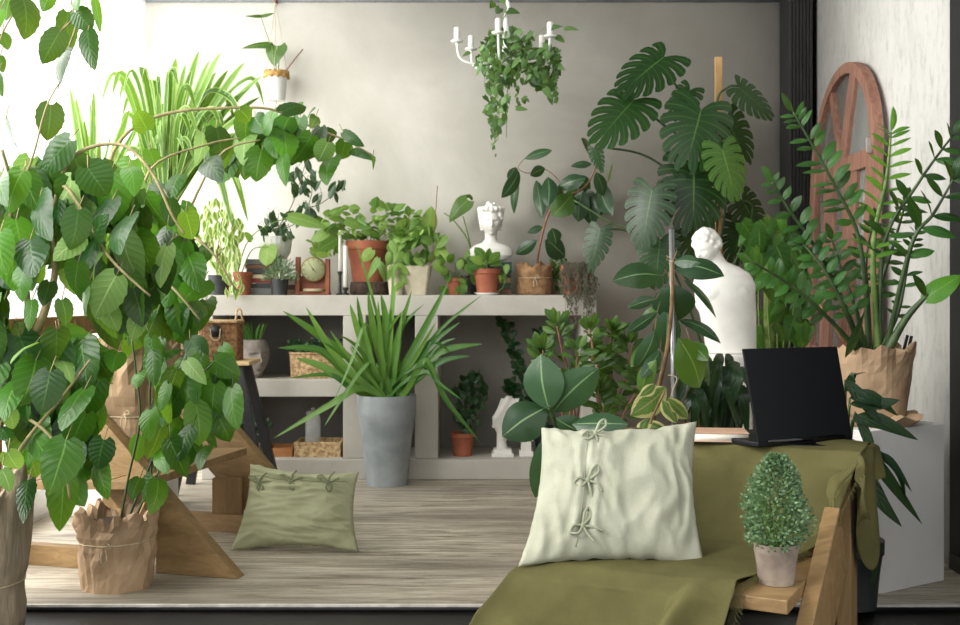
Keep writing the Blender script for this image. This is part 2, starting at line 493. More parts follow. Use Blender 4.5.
# ------------------------------------------------------------------ pots
def pot(parent, c, rt, rb, h, m, rim=.0, soil=True, seg=36, name='pot', foot=0, square=False, th=.006):
    g = G(); x, y, z = c
    prof = [(rb, 0), (rb + (rt - rb) * .5, h * .5)]
    if rim: prof += [(rt - rim * .3, h * .78), (rt + rim, h * .8), (rt + rim * 1.2, h)]
    else: prof += [(rt * .99, h * .97), (rt, h)]
    prof += [(rt - th, h), (rt - th - .002, h * .86), (rb * .9, h * .8)]
    fn = None
    if square:
        def fn(p, a, k, n):
            q = max(abs(math.cos(a)), abs(math.sin(a)))
            f = (1 / q) ** .8
            return V((p.x * f, p.y * f, p.z))
    g.lathe(prof, (x, y, z), seg, fn)
    o = g.build(name, m, parent, bevel=.0012)
    if soil:
        s = G(); s.lathe([(1e-5, h * .87), (rt * .5, h * .88), (rt - th * 1.2, h * .86), (rb * .85, h * .82)], (x, y, z), 20, close=False)
        s.build('soil', SOIL, parent)
    return o
def saucer(parent, c, r, m=None, h=.012):
    g = G(); g.lathe([(r * .75, 0), (r, h), (r - .004, h), (r * .7, .004)], c, 32)
    return g.build('saucer', m or TERRA, parent)
def papercover(parent, c, rt, rb, h, m, seed=1, twine=None, amp=.09, name='paper_wrap', flare=1.0, seg=40, rows=9):
    """crumpled wrap round a pot with a ragged gathered top"""
    g = G(); off = seed * 7.3
    def rad(t, a):
        r = rb + (rt - rb) * t
        r *= 1 + .05 * math.sin(PI * t)
        if twine:
            tw = twine
            r *= 1 - .07 * math.exp(-((t - tw) / .07) ** 2)
            if t > tw: r *= 1 + (t - tw) * .35 * flare
        return r
    vs, fs = [], []
    for k in range(rows + 1):
        t = k / rows
        for j in range(seg):
            a = 2 * PI * j / seg
            q = noise.noise(V((math.cos(a) * 2.2, math.sin(a) * 2.2, t * 2 + off)))
            q2 = noise.noise(V((math.cos(a) * 6, math.sin(a) * 6, t * 5 + off)))
            r = rad(t, a) * (1 + amp * (q + .7 * q2) * (.35 + t))
            z = h * t
            if t > .72: r *= 1 + .10 * (t - .72) / .28 * math.sin(a * 9 + 3 * q + off); z += h * .05 * (t - .72) / .28 * math.sin(a * 6 + off)
            if k == rows: z += h * .16 * (q2 + .5 * math.sin(a * 5 + off) * .5)
            vs.append(V(c) + V((r * math.cos(a), r * math.sin(a), z)))
    n0 = len(vs)
    # fold-in lip
    for j in range(seg):
        p = vs[rows * seg + j]; cc = V((c[0], c[1], p.z))
        vs.append(cc + (p - cc) * .86 + V((0, 0, -.01)))
    for j in range(seg):
        p = vs[(rows - 3) * seg + j]; cc = V((c[0], c[1], p.z)); vs.append(cc + (p - cc) * .8)
    for k in range(rows + 2):
        for j in range(seg):
            fs.append((k * seg + j, k * seg + (j + 1) % seg, (k + 1) * seg + (j + 1) % seg, (k + 1) * seg + j))
    fs.append(tuple(range(seg - 1, -1, -1)))
    g.add(vs, fs)
    o = g.build(name, m, parent, flat=False, bevel=0)
    for i, p in enumerate(o.data.polygons): p.use_smooth = (m is not PAPER)
    s = G(); rs = rad(.8, 0) * .93
    s.lathe([(1e-5, h * .86), (rs * .6, h * .87), (rs, h * .84), (rs * .8, h * .8)], c, 20); s.build('soil', SOIL, parent)
    if twine:
        tg = G(); pts = []
        for j in range(seg + 1):
            a = 2 * PI * j / seg; k = int(round(twine * rows)); p = vs[k * seg + j % seg]; cc = V((c[0], c[1], p.z))
            pts.append(cc + (p - cc) * 1.015)
        tg.tube(pts, .0022, .0022, 5, smooth=False)
        f = V((c[0], c[1] - rad(twine, 0) * 1.05, c[2] + h * twine))
        tg.tube([f, f + V((.012, -.01, .012)), f + V((.02, -.01, 0)), f + V((.002, -.006, -.002))], .0018, .0018, 5)
        tg.tube([f, f + V((-.008, -.012, -.02)), f + V((-.006, -.012, -.045))], .0018, .0018, 5)
        tg.tube([f, f + V((.008, -.012, -.02)), f + V((.01, -.012, -.038))], .0018, .0018, 5)
        tg.build('twine', TWINE, parent)
    return o
# ------------------------------------------------------------------ camera, light
cam = bpy.data.cameras.new('camera'); co = bpy.data.objects.new('camera', cam); C.objects.link(co)
co.location = (0, 0, HC); co.rotation_euler = (PI / 2, 0, 0)
cam.sensor_width = 36; cam.lens = F * 36 / 960; cam.shift_y = -(312.5 - HY) / 960
cam.dof.use_dof = True; cam.dof.focus_distance = 2.75; cam.dof.aperture_fstop = 9.0
sc.camera = co
sc.view_settings.view_transform = 'Standard'; sc.view_settings.look = 'None'
sc.view_settings.exposure = 0.52; sc.view_settings.gamma = 1
w = bpy.data.worlds.new('world'); sc.world = w; w.use_nodes = True
bg = w.node_tree.nodes['Background']; bg.inputs[0].default_value = (1, .995, .98, 1); bg.inputs[1].default_value = WORLD
def area(name, loc, rot, sx, sy, power, col=(1, 1, 1)):
    l = bpy.data.lights.new(name, 'AREA'); l.shape = 'RECTANGLE'; l.size = sx; l.size_y = sy; l.energy = power; l.color = col
    o = bpy.data.objects.new(name, l); C.objects.link(o); o.location = loc; o.rotation_euler = rot
    return o
area('window_daylight', (-3.3, 3.7, 2.2), (0, -math.radians(80), 0), 3.2, 4.2, KEY, (1, .98, .94))
area('added_front_fill', (-2.6, 1.2, 2.6), (0, -math.radians(62), math.radians(20)), 2.0, 2.0, KEY2, (1, .98, .94))  # added fill lamp at front left, evens out the wall; no window modelled there

# ------------------------------------------------------------------ setting
def floormat():
    m, t, b = nt('limed_boards')
    n = noise_(t, 3.2, 9, (.7, 6.5, 1), .74, 1.3)
    n2 = noise_(t, 30, 6, (.12, 5, 1), .7)
    n3 = noise_(t, 1.3, 3, (.5, 1.6, 1))
    col = ramp(t, n, [(.32, lin((96, 88, 78))), (.44, lin((162, 152, 134))), (.58, lin((202, 194, 176)))])
    col = mixc(t, ramp(t, n2, [(.53, (0, 0, 0, 1)), (.62, (.85, .85, .85, 1))]), col, lin((92, 82, 72)))
    col = mixc(t, ramp(t, n3, [(.42, (0, 0, 0, 1)), (.66, (.7, .7, .7, 1))]), col, lin((108, 100, 90)))
    tc = t.nodes.new('ShaderNodeTexCoord'); sp = t.nodes.new('ShaderNodeSeparateXYZ'); t.links.new(tc.outputs['Object'], sp.inputs[0])
    fr = math_(t, 'FRACT', math_(t, 'MULTIPLY', sp.outputs[1], 1 / .145))
    ln = math_(t, 'LESS_THAN', fr, .03)
    col = mixc(t, math_(t, 'MULTIPLY', ln, .5), col, lin((66, 60, 54)))
    t.links.new(col, b.inputs['Base Color']); b.inputs['Roughness'].default_value = .5
    bump(t, b, math_(t, 'SUBTRACT', n, math_(t, 'MULTIPLY', ln, .5)), .25, .004)
    return m
def plaster(name, c1, c2, c3, sc_=1.2, stretch=(1, 1, 1), streak=None, rough=.8):
    m, t, b = nt(name)
    n = noise_(t, sc_, 7, stretch, .62, .5); n2 = noise_(t, sc_ * 7, 5, stretch, .6)
    col = ramp(t, n, [(.3, lin(c1)), (.5, lin(c2)), (.72, lin(c3))])
    col = mixc(t, math_(t, 'MULTIPLY', n2, .3), col, lin(c1))
    if streak:
        n3 = noise_(t, 9, 6, streak, .7)
        col = mixc(t, ramp(t, n3, [(.5, (0, 0, 0, 1)), (.72, (.6, .6, .6, 1))]), col, lin(tuple(v * .8 for v in c1)))
    t.links.new(col, b.inputs['Base Color']); b.inputs['Roughness'].default_value = rough
    bump(t, b, n2, .12, .01)
    return m
g = G(); g.box((-2.2, 3.276, -.02), (2.4, 5.82, 0)); struct(g.build('floor', floormat(), bevel=.002))
g = G(); g.box((-3.2, -.6, -.06), (3.2, 3.276, -.02))
struct(g.build('floor_front', mat('black_studio_floor', (26, 25, 24), (40, 38, 36), .4, 6, (1, 4, 1), bs=.1, detail=7)))
g = G(); g.box((-2.2, 3.266, -.02), (2.4, 3.2755, -.0062)); struct(g.build('trim_3', BLACKM))
g = G(); g.box((-2.2, 3.262, -.006), (2.4, 3.275, .0015)); struct(g.build('trim_1', mat('pale_edge_strip', (176, 172, 164), (206, 202, 196), .45, 20), bevel=.001))
g = G(); g.box((-2.1, 5.8, -.02), (1.8, 5.9, 2.44)); struct(g.build('wall_back', plaster('wall_plaster', (170, 167, 157), (188, 185, 175), (204, 201, 192), 1.3)))
g = G(); g.box((-2.1, 5.802, 2.44), (1.9, 5.9, 3.3)); g.box((-1.78, 5.79, 2.44), (1.55, 5.81, 2.455)); struct(g.build('trim_2', mat('grey_upper_panel', (96, 98, 102), (116, 118, 122), .7, 5)))
# right wall leans in a little towards the camera
def wallstrip(x0, y0, x1, y1, z0, z1, th=.08):
    g = G(); d = V((x1 - x0, y1 - y0, 0)).normalized(); n = V((-d.y, d.x, 0)) * th
    g.prism([(x0, y0, z0), (x1, y1, z0), (x1, y1, z1), (x0, y0, z1)], n)
    return g
struct(wallstrip(1.735, 5.8, 1.588, 3.70, -.02, 3.2, .08).build('wall_right', plaster('right_wall_plaster', (182, 181, 176), (198, 197, 192), (210, 209, 205), 2.0, (1, 1, .7), (3, 3, 1.3))))
struct(wallstrip(1.580, 3.70, 1.56, 2.3, -.02, 3.2, .1).build('wall_right_front', mat('black_wall', (24, 24, 26), (34, 34, 36), .7, 8)))
struct(wallstrip(1.574, 3.69, 1.555, 2.3, -.02, .055, .02).build('baseboard_right', mat('black_skirting', (16, 16, 17), (24, 24, 25), .4, 8)))
g = G()
g.box((1.578, 5.62, 0), (1.70, 5.79, 3.2))
for k in range(7): g.box((1.580 + k * .0175, 5.610, 0), (1.591 + k * .0175, 5.625, 3.2))
struct(g.build('wall_column', mat('black_ribbed_wood', (22, 21, 21), (34, 32, 31), .55, 20, (4, 4, .3), bs=.2), bevel=.001))
g = G(); g.box((-2.2, 1.0, 3.32), (1.9, 5.9, 3.4)); struct(g.build('ceiling', mat('loft_ceiling', (150, 148, 144), (164, 162, 158), .8, 3)))
# left wall: low sill wall, window with white bars
WW = mat('white_window_paint', (214, 214, 212), (232, 232, 230), .5, 6)
g = G(); g.box((-1.88, 1.9, -.02), (-1.78, 5.8, .12)); g.box((-1.88, 1.5, -.02), (-1.78, 2.2, 3.2)); g.box((-1.88, 2.2, 2.95), (-1.78, 5.8, 3.2))
struct(g.build('wall_left', mat('white_wall', (216, 214, 210), (226, 224, 220), .8, 3)))
wr = thing('window_1', 'tall white framed window', 'window', (-1.83, 4, .12)); del wr['category']; wr['kind'] = 'structure'
g = G()
ys = [2.2, 3.1, 4.0, 5.74]
for y in ys: g.box((-1.86, y - .022, .12), (-1.80, y + .022, 2.95))
for z in (.14, 2.93): g.box((-1.85, 2.2, z - .018), (-1.81, 5.76, z + .018))
struct(g.build('window_frame', WW, wr, bevel=.003))
gm, t, b = nt('window_glass')
tr = t.nodes.new('ShaderNodeBsdfTransparent'); gl = t.nodes.new('ShaderNodeBsdfGlossy'); gl.inputs['Roughness'].default_value = .02
mx = t.nodes.new('ShaderNodeMixShader'); mx.inputs[0].default_value = .06
t.links.new(tr.outputs[0], mx.inputs[1]); t.links.new(gl.outputs[0], mx.inputs[2]); t.links.new(mx.outputs[0], t.nodes['Material Output'].inputs[0])
g = G(); g.box((-1.833, 2.2, .12), (-1.829, 5.74, 2.95)); struct(g.build('window_pane', gm, wr))
# sheer curtain
cm, t, b = nt('sheer_voile')
tl = t.nodes.new('ShaderNodeBsdfTranslucent'); tl.inputs[0].default_value = (.95, .95, .95, 1)
tr = t.nodes.new('ShaderNodeBsdfTransparent'); mx = t.nodes.new('ShaderNodeMixShader'); mx.inputs[0].default_value = .6
t.links.new(tl.outputs[0], mx.inputs[1]); t.links.new(tr.outputs[0], mx.inputs[2]); t.links.new(mx.outputs[0], t.nodes['Material Output'].inputs[0])
g = G(); n = 160; vs = []
for k in range(n + 1):
    y = 4.2 + 1.5 * k / n; x = -1.745 + .014 * math.sin(k * .75) + .008 * math.sin(k * .31 + 1)
    vs += [V((x, y, 1.1)), V((x, y, 3.0))]
g.add(vs, [(2 * k, 2 * k + 2, 2 * k + 3, 2 * k + 1) for k in range(n)])
cu = thing('sheer_curtain', 'white sheer curtain over the bright window beside the back wall', 'curtain', (-1.745, 4.95, 1.1))
g.build('curtain_panel', cm, cu)
g = G(); g.tube([(-1.745, 4.1, 3.0), (-1.745, 5.75, 3.0)], .012, smooth=False); g.build('curtain_rod', WHITEM, cu)
g = G(); g.tube([P(90, 52, 4.9), P(90, 162, 4.9)], .003, smooth=False); g.tube([P(90, 52, 4.9), P(90, 52, 4.9) + V((0, 0, 1.2))], .0012, smooth=False, seg=4)  # thin dark tube modelled in place of the shadow along a window mullion
g.ball(P(90, 162, 4.9), .006, 8)
tag(g.build('mullion_shadow_line', mat('shadow_line_grey', (110, 108, 112), (130, 128, 132), .7, 10)), 'thin grey line put in as the mullion edge shadow at the white window', 'shadow line')

# ------------------------------------------------------------------ plaster shelf unit
SH_M = plaster('shelf_plaster', (168, 164, 155), (184, 180, 171), (198, 194, 186), 2.5)
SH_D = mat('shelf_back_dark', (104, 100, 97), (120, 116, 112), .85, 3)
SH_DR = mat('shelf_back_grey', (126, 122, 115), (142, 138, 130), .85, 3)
st = thing('plaster_shelf_unit', 'long low shelf unit of rough grey plaster against the back wall', 'shelf', (-.4, 5.6, 0))
def bx(name, x0, x1, y0, y1, z0, z1, m=SH_M, p=st, bev=.004):
    g = G(); g.box((x0, y0, z0), (x1, y1, z1)); return g.build(name, m, p, bevel=bev)
bx('shelf_top', -1.36, .574, 5.40, 5.795, .80, .90)
bx('middle_shelf', -1.33, -.6725, 5.41, 5.78, .40, .484)
bx('shelf_plinth', -1.36, .574, 5.37, 5.795, .0, .098)
bx('shelf_post', -1.36, -1.31, 5.402, 5.78, .098, .80)
bx('shelf_post', -.6725, -.56, 5.402, 5.78, .098, .80)
bx('shelf_post', -.319, -.206, 5.402, 5.78, .098, .80)
bx('shelf_post', .50, .574, 5.402, 5.78, .098, .80)
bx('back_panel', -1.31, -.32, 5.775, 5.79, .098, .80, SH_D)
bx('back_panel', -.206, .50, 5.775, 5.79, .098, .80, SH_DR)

# ------------------------------------------------------------------ wooden lounge chair (left)
def beam(g, a, b, w, h, up=(0, 0, 1)):
    """board from a to b, w across (horizontal), h in the 'up' sense"""
    a, b, up = V(a), V(b), V(up); d = (b - a).normalized(); s = d.cross(up).normalized(); u = s.cross(d)
    vs = [p + s * (w / 2 * i) + u * (h / 2 * j) for p in (a, b) for i, j in ((-1, -1), (1, -1), (1, 1), (-1, 1))]
    g.add(vs, [(3, 2, 1, 0), (4, 5, 6, 7), (0, 1, 5, 4), (1, 2, 6, 5), (2, 3, 7, 6), (3, 0, 4, 7)])
ch = thing('wooden_lounge_chair', 'low wooden lounge chair with triangular board legs on the left', 'chair', (-1.15, 3.9, 0))
ang = math.radians(-14)
def CL(x, y, z):      # local frame: x to the front of the chair, y away from the camera
    c, s = math.cos(ang), math.sin(ang)
    return V((-1.15 + x * c - y * s, 3.9 + x * s + y * c, z))
for sy in (-1, 1):
    y = -.38 * sy * -1
    yy = -.37 if sy < 0 else .37
    g = G(); yr = -.235 if sy < 0 else yy; beam(g, CL(-.42, yr, .035), CL(.10 if sy < 0 else .3, yr, .035), .04, .07); g.build('bottom_rail', PINE, ch, bevel=.002)
    g = G(); dd_ = 3.58 if sy < 0 else 4.27
    px_ = [(240, 583), (152, 583), (152, 556), (22, 418), (55, 384)] if sy < 0 else [(328, 530), (262, 530), (232, 498), (118, 380), (160, 350)]
    pts_ = [P(a_, b_, dd_) for a_, b_ in px_]
    for q_ in pts_: q_.z = max(q_.z, .001); q_.y += (q_.x + .9) * math.tan(ang)
    g.prism(pts_, (CL(0, 1, 0) - CL(0, 0, 0)) * .05); g.build('diagonal_board', PINE, ch, bevel=.002)
    g = G(); beam(g, CL(-.40, yy, .07), CL(-.40, yy, .82), .04, .08, (1, 0, 0)); g.build('rear_post', PINEV, ch, bevel=.002)
for k in range(4):
    x0 = -.36 + k * .135
    g = G(); z = .30 + (k - 3) * -.004
    pts = [CL(x0, -.37, .275 + .006 * k), CL(x0 + .128, -.37, .281 + .006 * k), CL(x0 + .128, .37, .281 + .006 * k), CL(x0, .37, .275 + .006 * k)]
    g.prism(pts, (0, 0, .028)); g.build('seat_slat', PINE, ch, bevel=.002)
g = G(); beam(g, CL(-.40, -.40, .80), CL(-.40, .40, .80), .035, .07); g.build('back_rail', PINE, ch, bevel=.002)
g = G(); beam(g, CL(-.40, -.40, .55), CL(-.40, .40, .55), .03, .12); g.build('back_rail', PINE, ch, bevel=.002)
g = G(); beam(g, P(228, 478, 4.25), P(228, 530, 4.25), .115, .035, (0, 1, 0)); g.build('front_leg', PINEV, ch, bevel=.002)

# ------------------------------------------------------------------ foreground bench, in its own turned frame
bo = V((.45, 2.65, 0)); ba = math.radians(-28)
def B(x, y, z=0.): return V((bo.x + x * math.cos(ba) - y * math.sin(ba), bo.y + x * math.sin(ba) + y * math.cos(ba), z))
FZ = -.02
bn = thing('wooden_bench', 'low wooden bench under an olive throw, side boards and seat corner bare', 'bench', (bo.x, bo.y, FZ))
def bbox(name, x0, x1, y0, y1, z0, z1, m=PINE):
    g = G(); g.prism([B(x0, y0, z0), B(x1, y0, z0), B(x1, y1, z0), B(x0, y1, z0)], (0, 0, z1 - z0)); return g.build(name, m, bn, bevel=.003)
bbox('seat_board', -.24, .343, -.255, -.08, .27, .30)
bbox('seat_board', -.30, .345, -.075, .14, .27, .30)
bbox('top_board', -.35, .40, .29, .50, .498, .523)
g = G(); g.prism([B(-.27, .15, .30), B(-.27, .17, .29), B(-.27, .32, .49), B(-.27, .30, .50)], B(.345, 0, 0) - B(-.27, 0, 0)); g.build('back_board', PINE, bn, bevel=.002)
for x in (-.345, .362):
    g = G(); a, b_ = B(x + .0, .13, .375), B(x, -.62, .0)
    beam(g, a + (B(0, .05) - B(0, 0)) + V((0, 0, -.03)), B(x, -.41, -.03 + .02), .036, .19 if x > 0 else .10); g.build('side_board', PINE, bn, bevel=.003)
    g = G(); beam(g, B(x, .33, FZ), B(x, .33, .498), .035, .10, B(0, 1) - B(0, 0)); g.build('rear_post', PINEV, bn, bevel=.003)
    g = G(); beam(g, B(x, -.43, FZ), B(x, -.36, .05), .034, .07, B(0, 1) - B(0, 0)); g.build('front_foot', PINEV, bn, bevel=.003)

# throw
tg_ = thing('olive_throw', 'olive linen throw spread over the foreground bench', 'throw', tuple(B(0, .4, .523)))
def lerp(a, b, t): return a + (b - a) * t
PATH = [(0, .52, .34, -.34, .38), (.10, .51, .50, -.35, .39), (.14, .49, .530, -.36, .40), (.30, .30, .531, -.37, .402), (.34, .275, .505, -.37, .395),
        (.50, .165, .335, -.385, .35), (.53, .125, .313, -.385, .30), (.70, -.240, .310, -.25, .235), (.76, -.300, .275, -.255, .235), (.88, -.37, .12, -.31, .225), (1.0, -.42, -.01, -.37, .22)]
def tp(v):
    for a, b_ in zip(PATH, PATH[1:]):
        if v <= b_[0] + 1e-9:
            t = (v - a[0]) / (b_[0] - a[0]); return [lerp(p, q, t) for p, q in zip(a[1:], b_[1:])]
    return list(PATH[-1][1:])
g = G(); NU, NV = 90, 130; vs = []
for i in range(NV + 1):
    v = i / NV; y, z, xl, xr = tp(v)
    for j in range(NU + 1):
        u = j / NU; x = lerp(xl, xr, u)
        nz = noise.noise(V((x * 5 + 3, v * 5, 1.5))); nz2 = noise.noise(V((x * 14 + v * 9, v * 6 + x * 3, 4.5)))
        fold = max(0, math.sin(x * 15 + v * 6 + 3 * nz)) ** 2.5
        amp = .007 + (.055 if v > .70 else 0) * max(0, min(1, (v - .70) / .15)) + (.012 if .36 < v < .52 else 0) + (.010 * max(0, u - .45) if .53 < v < .76 else 0)
        dz = amp * (.5 + .5 * nz) + amp * .8 * fold + .003 * nz2
        dy = -amp * (1.2 * fold + nz) if v > .76 or .36 < v < .52 else 0
        if v < .12: dz = 0; dy = abs(nz) * .01
        # the soft dip from the seat up over the right of the back
        vs.append(B(x + .01 * nz2, y + dy, z + max(0, dz)))
for i in range(NV):
    pass
g.add(vs, [(i * (NU + 1) + j, i * (NU + 1) + j + 1, (i + 1) * (NU + 1) + j + 1, (i + 1) * (NU + 1) + j) for i in range(NV) for j in range(NU)])
# side fall at the left
g2v = []
for i in range(40):
    v = .16 + .84 * i / 39; y, z, xl, xr = tp(v)
    for k in range(8):
        t = k / 7
        g2v.append(B(xl - .035 * t + .01 * math.sin(i * .6) * t, y - .01 * t, max(-.012, z + .004 - t * min(z + .012, .24))))
g.add(g2v, [(i * 8 + j, i * 8 + j + 1, (i + 1) * 8 + j + 1, (i + 1) * 8 + j) for i in range(39) for j in range(7)])
# right corner falling over the post in loose folds
g2v = []; NR, NK = 36, 26
for i in range(NR + 1):
    s = i / NR; y = .25 + .26 * s
    for k in range(NK + 1):
        t = k / NK
        ln = .09 + .21 * math.exp(-((s - .36) / .2) ** 2)
        x = .392 + .02 * (1 - (1 - min(1, t * 5)) ** 2) + .022 * math.sin(s * 13 + 2 * t) * t
        z0 = .533 if y > .30 else lerp(.475, .533, (y - .25) / .05) 
        z = z0 - ln * t ** 1.1 + .01 * noise.noise(V((s * 5, t * 4, 2)))
        yy = y - .05 * math.sin(PI * t) * (1 - s) + .015 * math.sin(s * 9 + t * 3) * t
        g2v.append(B(x, yy, z))
g.add(g2v, [(i * (NK + 1) + j, i * (NK + 1) + j + 1, (i + 1) * (NK + 1) + j + 1, (i + 1) * (NK + 1) + j) for i in range(NR) for j in range(NK)])
# bunched diagonal fold running up the right of the backrest
g2v = []; NR = 30
fa, fb = B(.335, .08, .36), B(.385, .255, .515)
for i in range(NR + 1):
    s = i / NR; c = fa.lerp(fb, s)
    for k in range(13):
        a = PI * k / 12
        r = .006 + .003 * math.sin(s * 11) + .005 * noise.noise(V((s * 6, a, 0)))
        g2v.append(c + (B(1, 0) - B(0, 0)) * (r * 1.9 * math.cos(a) + .012 * math.sin(s * 7)) + (B(0, -1) - B(0, 0)) * (r * math.sin(a)) + V((0, 0, .4 * r * math.sin(a))))
g.add(g2v, [(i * 13 + j, i * 13 + j + 1, (i + 1) * 13 + j + 1, (i + 1) * 13 + j) for i in range(NR) for j in range(12)])
g.build('cloth', OLIVE, tg_, solid=.003, sub=1)
g = G(); rr = random.Random(4)
for i in range(170):
    v = .53 + .47 * i / 170; y, z, xl, xr = tp(v)
    a = B(xr, y, z + .006); g.tube([a, a + (B(1, -.2) - B(0, 0)) * .012 + V((0, 0, -.004)), a + (B(1, rr.uniform(-.8, .2)) - B(0, 0)) * rr.uniform(.016, .026) + V((0, 0, -.008 if v < .73 else -.016))], .0008, .0005, 3)
g.build('fringe', OLIVE, tg_); g = G()
for i in range(60):
    s = i / 59; a = fa.lerp(fb, s) + (B(1, -.6) - B(0, 0)) * .03
    g.tube([a, a + V((rr.uniform(0, .012), -.004, rr.uniform(-.016, -.004)))], .0008, .0005, 3, smooth=False)
g.build('fringe', OLIVE, tg_)

# ------------------------------------------------------------------ cushions
def bow(parent, c, r, up, n, s=1.0, m=None, seed=1):
    rr = random.Random(seed); g = G()
    c = V(c); ta = rr.uniform(.3, .9); r, up = r * math.cos(ta) + up * math.sin(ta), up * math.cos(ta) - r * math.sin(ta)
    def q(a, b, h=0): return c + r * a * s + up * b * s + n * (h + .004)
    g.tube([q(0, 0, .004), q(.022, .018, .012), q(.040, .022, .006), q(.030, .004, .01), q(0, 0, .006)], .0034, .003, 6)
    g.tube([q(0, 0, .004), q(-.018, .012, .012), q(-.034, .006, .006), q(-.022, -.008, .01), q(0, 0, .006)], .0034, .003, 6)
    g.tube([q(0, 0, .004), q(.014, -.018, .008), q(.024 + rr.uniform(-.01, .01), -.04, .003)], .0034, .0028, 6)
    g.tube([q(0, 0, .004), q(-.006, -.02, .008), q(-.012 + rr.uniform(-.01, .01), -.045, .003)], .0034, .0028, 6)
    g.ball(q(0, 0, .006), .0065, 10)
    g.build('fabric_tie', m, parent)
def cushion(name, label, corners, T, m, mt, seed, knots, seamx=None, seamv=None, amp=.012, vert=True):
    bl, br, tr, tl = [V(p) for p in corners]
    cen = (bl + br + tr + tl) / 4
    rt = ((br - bl) + (tr - tl)).normalized(); up = ((tl - bl) + (tr - br)); up = (up - rt * up.dot(rt)).normalized(); n = rt.cross(up).normalized()
    if n.y > 0: n = -n
    base = (bl + br) / 2
    root = thing(name, label, 'cushion', tuple(base))
    N = 64; g = G()
    def pt(u, v, sgn):
        p = bl.lerp(br, u).lerp(tl.lerp(tr, u), v)
        a, b_ = 2 * u - 1, 2 * v - 1
        e = (.05 + .02 * noise.noise(V((u * 5, seed, 2)))) * (1 - a * a) * b_ * abs(b_) ** 1  # concave edges
        e2 = .045 * (1 - b_ * b_) * a * abs(a)
        W_ = (br - bl).length
        p = p - up * e * W_ - rt * e2 * W_
        h = T * ((1 - abs(a) ** 3.2) * (1 - abs(b_) ** 3.2)) ** .55
        env = ((1 - a ** 4) * (1 - b_ ** 4)) ** .4 if abs(a) < 1 and abs(b_) < 1 else 0
        uu, vv = (u, v) if vert else (v, u)
        w0 = noise.noise(V((uu * 3, vv * 2 + seed, 1)))
        wr = noise.noise(V((uu * 11 + w0 * 1.5 + seed, vv * 2.6, seed))) * .9 + noise.noise(V((uu * 22 + w0 * 3, vv * 5 + seed, 3))) * .4
        rdg = abs(noise.noise(V((uu * 9 + vv * 3 + w0, vv * 3 - uu * 3 + seed, 5)))) * (1 + .6 * abs(a) ** 2)
        rim = noise.noise(V((u * 16 + seed, v * 16, 8))) * .005 * (1 - env)
        return p + n * (sgn * (h + amp * env * (wr - 1.4 * rdg + .35))) + up * rim + n * rim
    for sgn in (1, -1):
        vs = [pt(i / N, j / N, sgn) for j in range(N + 1) for i in range(N + 1)]
        fs = [(j * (N + 1) + i, j * (N + 1) + i + 1, (j + 1) * (N + 1) + i + 1, (j + 1) * (N + 1) + i) for j in range(N) for i in range(N)]
        g.add(vs, fs)
    o = g.build('cushion_cover', m, root)
    bm = bmesh.new(); bm.from_mesh(o.data); bmesh.ops.remove_doubles(bm, verts=bm.verts, dist=.0004); bmesh.ops.recalc_face_normals(bm, faces=bm.faces); bm.to_mesh(o.data); bm.free()
    for p_ in o.data.polygons: p_.use_smooth = True
    for k, (u, v) in enumerate(knots):
        bow(root, pt(u, v, 1), rt if seamx is not None else up, up if seamx is not None else -rt, n, 1.0, mt, seed + k)
    g = G()
    line = [pt(seamx, k / 30, 1) + n * .001 for k in range(2, 29)] if seamx is not None else [pt(k / 30, seamv, 1) + n * .001 for k in range(2, 29)]
    g.tube(line, .0016, .0016, 5, smooth=False); g.build('opening_seam', mt, root)
    return root
LT = mat('pale_tie', (134, 140, 116), (152, 158, 134), .9, 20)
LTD = mat('sage_tie', (104, 110, 80), (122, 128, 96), .9, 20)
cushion('square_cushion', 'pale sage linen cushion with three cloth ties standing on the throw', (P(518, 567, 2.50), P(706, 569, 2.54), P(697, 421, 2.74), P(541, 427, 2.74)), .058, LINEN, LT, 3,
        [(.335, .90), (.31, .52), (.31, .20)], seamx=.29, amp=.014)
cushion('floor_cushion', 'darker sage cushion with three ties lying against the wooden chair on the floor', (P(230, 551, 3.93), P(359, 552, 3.88), P(359, 472, 4.03), P(250, 463, 4.08)), .05, LINEND, LTD, 9,
        [(.13, .74), (.42, .80), (.76, .80)], seamv=.84, amp=.016, vert=False)

# ------------------------------------------------------------------ laptop, book
lp = thing('laptop', 'open black laptop seen from behind on the end of the bench top', 'laptop', (.80, 2.86, .54))
h0, h1 = V((.708, 2.80, .548)), V((.994, 2.935, .548))
hd = (h1 - h0); hn = V((-hd.y, hd.x, 0)).normalized()
g = G(); bs = [h0 + V((0, 0, -.012)), h1 + V((0, 0, -.012)), h1 + hn * .20 + V((0, 0, -.012)), h0 + hn * .20 + V((-.03, 0, -.012))]
g.prism(bs, (0, 0, .014)); g.build('laptop_base', LAPT, lp, bevel=.003)
upv = V((-.034, .02, .238))
g = G(); c_ = [h0, h1, h1 + upv * .995 , h0 + upv]
g.prism(c_, hn * .007); g.build('laptop_lid', LAPT, lp, bevel=.003)
g = G(); g.prism([h0 + upv * .06 + hd * .03, h1 + upv * .06 - hd * .03, h1 + upv * .95 - hd * .03, h0 + upv * .95 + hd * .03], hn * .0012)
for i, p in enumerate(g.v): g.v[i] = p + hn * .0072
g.build('screen', GLOSSB, lp)
g = G(); g.tube([h0 + hd * .1 - V((0, 0, -.001)), h0 + hd * .9], .006, smooth=False, seg=10); g.build('hinge', GLOSSB, lp)
tr_ = thing('black_tray', 'thin glossy black board under the laptop and the pink book', 'tray', (.74, 2.9, .536))
g = G(); g.prism([P(688, 445, 2.86) * 1, V((.975, 2.80, .533)), V((1.00, 2.94, .533)), V((.56, 3.02, .533))], (0, 0, .0045))
for i, p in enumerate(g.v): p.z = .5345 if i < 4 else .5378
